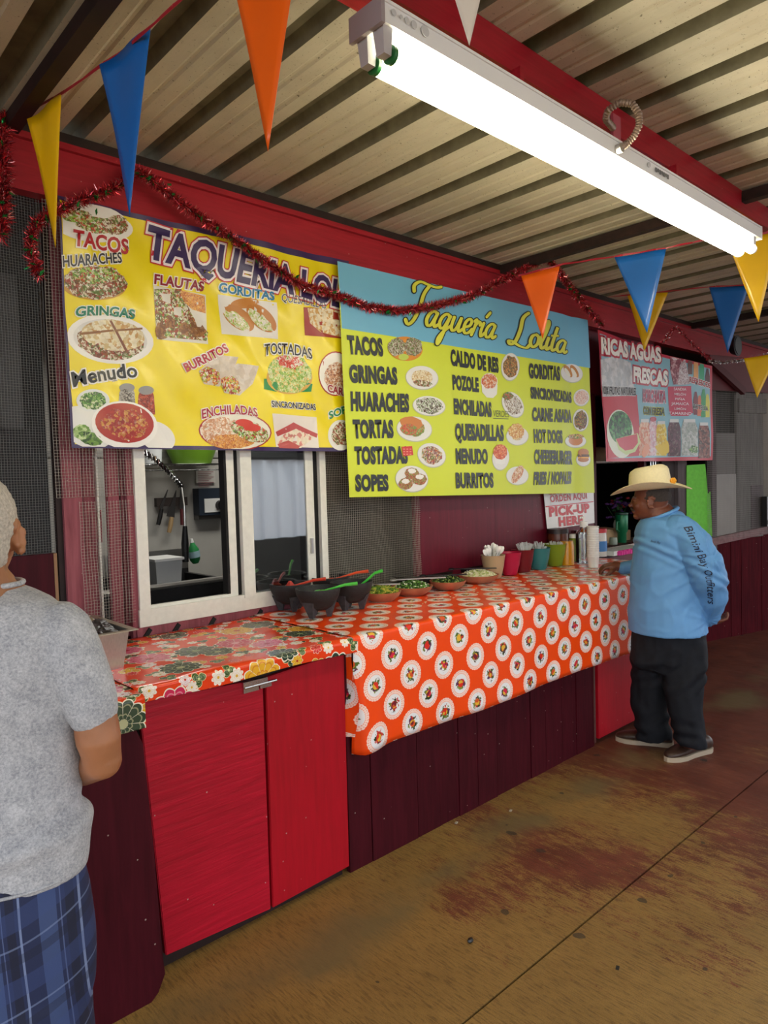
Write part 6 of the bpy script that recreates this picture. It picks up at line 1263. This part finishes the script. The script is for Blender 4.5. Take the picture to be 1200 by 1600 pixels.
def wr_tee(c, n):
    q = c-gl_; a = q.dot(UU); z = q.z; f = .011*noise.noise(Vector((a*7, z*4, 1)))+.0035*noise.noise(Vector((a*14+z*5, z*9, 3)))
    t = (a-.05)*.8+(z-1.15)*.55; f += .006*math.exp(-((t-.10)/.05)**2)*max(0, 1-abs(z-1.15)/.25); f -= .006*math.exp(-((t-.05)/.02)**2)*max(0, 1-abs(z-1.1)/.2)
    f += .009*math.exp(-((z-.93-.22*(a-.0))/.022)**2)-.007*math.exp(-((z-.96-.22*a)/.018)**2)+.006*math.exp(-((z-1.0+.25*a)/.03)**2)
    return f
ts_, _ = place_mesh(remesh(ts, .006, 4), 't_shirt', ht_.m, mn, wr_tee)
ring = R2(t2)[0]; hm = R2(t2)[-1]
nb = MB(); nb.tube([hm[0]+ZZ*.012+hm[1]*1.0*math.cos(2*math.pi*k/60)+hm[2]*1.0*math.sin(2*math.pi*k/60) for k in range(61)], .0035, 6); nb.build('hem', ht_.m, ts_, 'all')
nb = MB(); nb.tube([ring[0]-ZZ*.002+ring[1]*1.02*math.cos(2*math.pi*k/60)+ring[2]*1.02*math.sin(2*math.pi*k/60) for k in range(61)], .006, 8); nb.build('neckband', ht_.m, ts_, 'all')
pd = NT('blue_plaid_cotton'); v = pd.coord((1, 1, 1)); sx = pd.n('SeparateXYZ'); pd.l(v, sx.inputs[0])
ua = pd.math('ADD', pd.math('MULTIPLY', sx.outputs[0], UU.x), pd.math('MULTIPLY', sx.outputs[1], UU.y)); uw = pd.math('ADD', pd.math('MULTIPLY', sx.outputs[0], WW.x), pd.math('MULTIPLY', sx.outputs[1], WW.y)); ua = pd.math('ADD', ua, pd.math('MULTIPLY', uw, .35)); zz_ = pd.math('ADD', sx.outputs[2], pd.math('MULTIPLY', ua, -.28))
ua = pd.math('ADD', ua, pd.math('MULTIPLY', sx.outputs[2], .06))
def band(s, per, a, b): f = pd.math('FRACT', pd.math('DIVIDE', pd.math('ADD', s, 10.), per)); return pd.math('MULTIPLY', pd.math('GREATER_THAN', f, a), pd.math('LESS_THAN', f, b))
c_ = lin('1a2448')
for s, per, a, b, cc_, al in ((ua, .105, .0, .30, '3a4c78', .8), (ua, .105, .45, .60, '10142c', .8), (ua, .105, .66, .70, '7c8cb4', .75), (ua, .105, .36, .38, '5a6a98', .6), (zz_, .13, .0, .3, '34467a', .35), (zz_, .13, .5, .64, '10142c', .45), (zz_, .13, .75, .78, '7c8cb4', .4)): c_ = pd.mix(pd.math('MULTIPLY', band(s, per, a, b), al), c_, lin(cc_))
pd.bump(pd.noise(260, 2), .2, .001); pd.fin(c_, .8)
sh = MB(); loft(sh, R2(s2), 36); [loft(sh, leg(s), 28) for s in (-1, 1)]
place_mesh(remesh(sh, .008, 4), 'shorts', pd.m, mn, lambda c, n: .009*noise.noise(Vector(((c-gl_).dot(UU)*9, c.z*3.5, 2)))+.005*math.sin(c.z*20+(c-gl_).dot(UU)*30))
hr = MB(); Rh = Matrix((HF2, HS2, ZZ)).transposed(); hr.ball(H2+ZZ*.034-HF2*.014, 1, 28, (.102, .0835, .103), Rh); hr.ball(H2-ZZ*.015-HF2*.03, 1, 24, (.075, .072, .085), Rh)
place_mesh(remesh(hr, .005, 1), 'hair', plain('silver_hair', 'b3aba0', .85, 0, .3, 160, .6), mn, lambda c, n: .0025*noise.noise(c*110)+.002*noise.noise(c*40), lambda p: (p-H2).dot(HF2) < .05 and (p-H2).z > -.075 and not ((p-H2).dot(HS2) > .06 and (p-H2).z < -.0 and (p-H2).dot(HF2) > -.03))
for sg in (-1, 1):
    hl = PL(cx(1975)+sg*76, 1975); hl.z = 0; d = (WW*.9+UU*.15*sg).normalized(); shoe(mn, hl-d*.07, hl+d*.2, (plain('grey_sneaker%d' % sg, '4a4a4e', .6), ss_, sl_), .10)
# small litter on the floor
p = at(735, 1473, z=0); tag(MB().ball((p.x, p.y, .009), .011, 8, (1.3, .9, .8)).build('olive_pit', plain('black_pit', '141214', .3), None, True), 'small shiny black pit lying on the open floor', 'litter')
for k, (px, py) in enumerate(((965, 1513), (713, 1286), (798, 1267), (615, 1318))):
    p = at(px, py, z=0); tag(MB().obox((p.x, p.y, .002), (.008, .003, 0), (-.002, .005, 0), (0, 0, .002)).build('crumb', plain('crumb%d' % k, 'b0a898' if k else '1c1a18', .7), None), ('tiny dark scrap on the floor right of the long joint', 'small pale crumb on the floor near the middle of the plank base', 'small pale crumb on the floor by the far planks', 'small pale crumb on the floor near the cloth corner')[k], 'litter')

# ------------------------------------------------------------------ across the walkway, seen only in the window's reflection
ac = struct('wall_across', MB().box(3.6, 10.5, -3.9, -3.85, 0, .75).box(3.6, 10.5, -3.9, -3.8, 2.05, 2.3), plain('dark_far_board', '2a2826', .7), label='low dark wall across the walkway', cat='wall')
mb = MB(); n = 150
mb.add([(3.7+6.7*i/n, -3.84+.05*math.sin(i*.9)+.03*math.sin(i*.37), z) for z in (.75, 2.05) for i in range(n+1)], [(i, i+1, n+2+i, n+1+i) for i in range(n)]); 
tp = NT('white_tarp'); tr_ = tp.n('BsdfTranslucent'); tr_.inputs[0].default_value = lin('e4ecf4'); mx_ = tp.n('MixShader'); mx_.inputs[0].default_value = .6; tp.fin(lin('dfe6ee'), .6); tp.l(tp.b.outputs[0], mx_.inputs[1]); tp.l(tr_.outputs[0], mx_.inputs[2]); tp.l(mx_.outputs[0], tp.t.nodes['Material Output'].inputs[0])
mb.build('white_sheet', tp.m, ac)
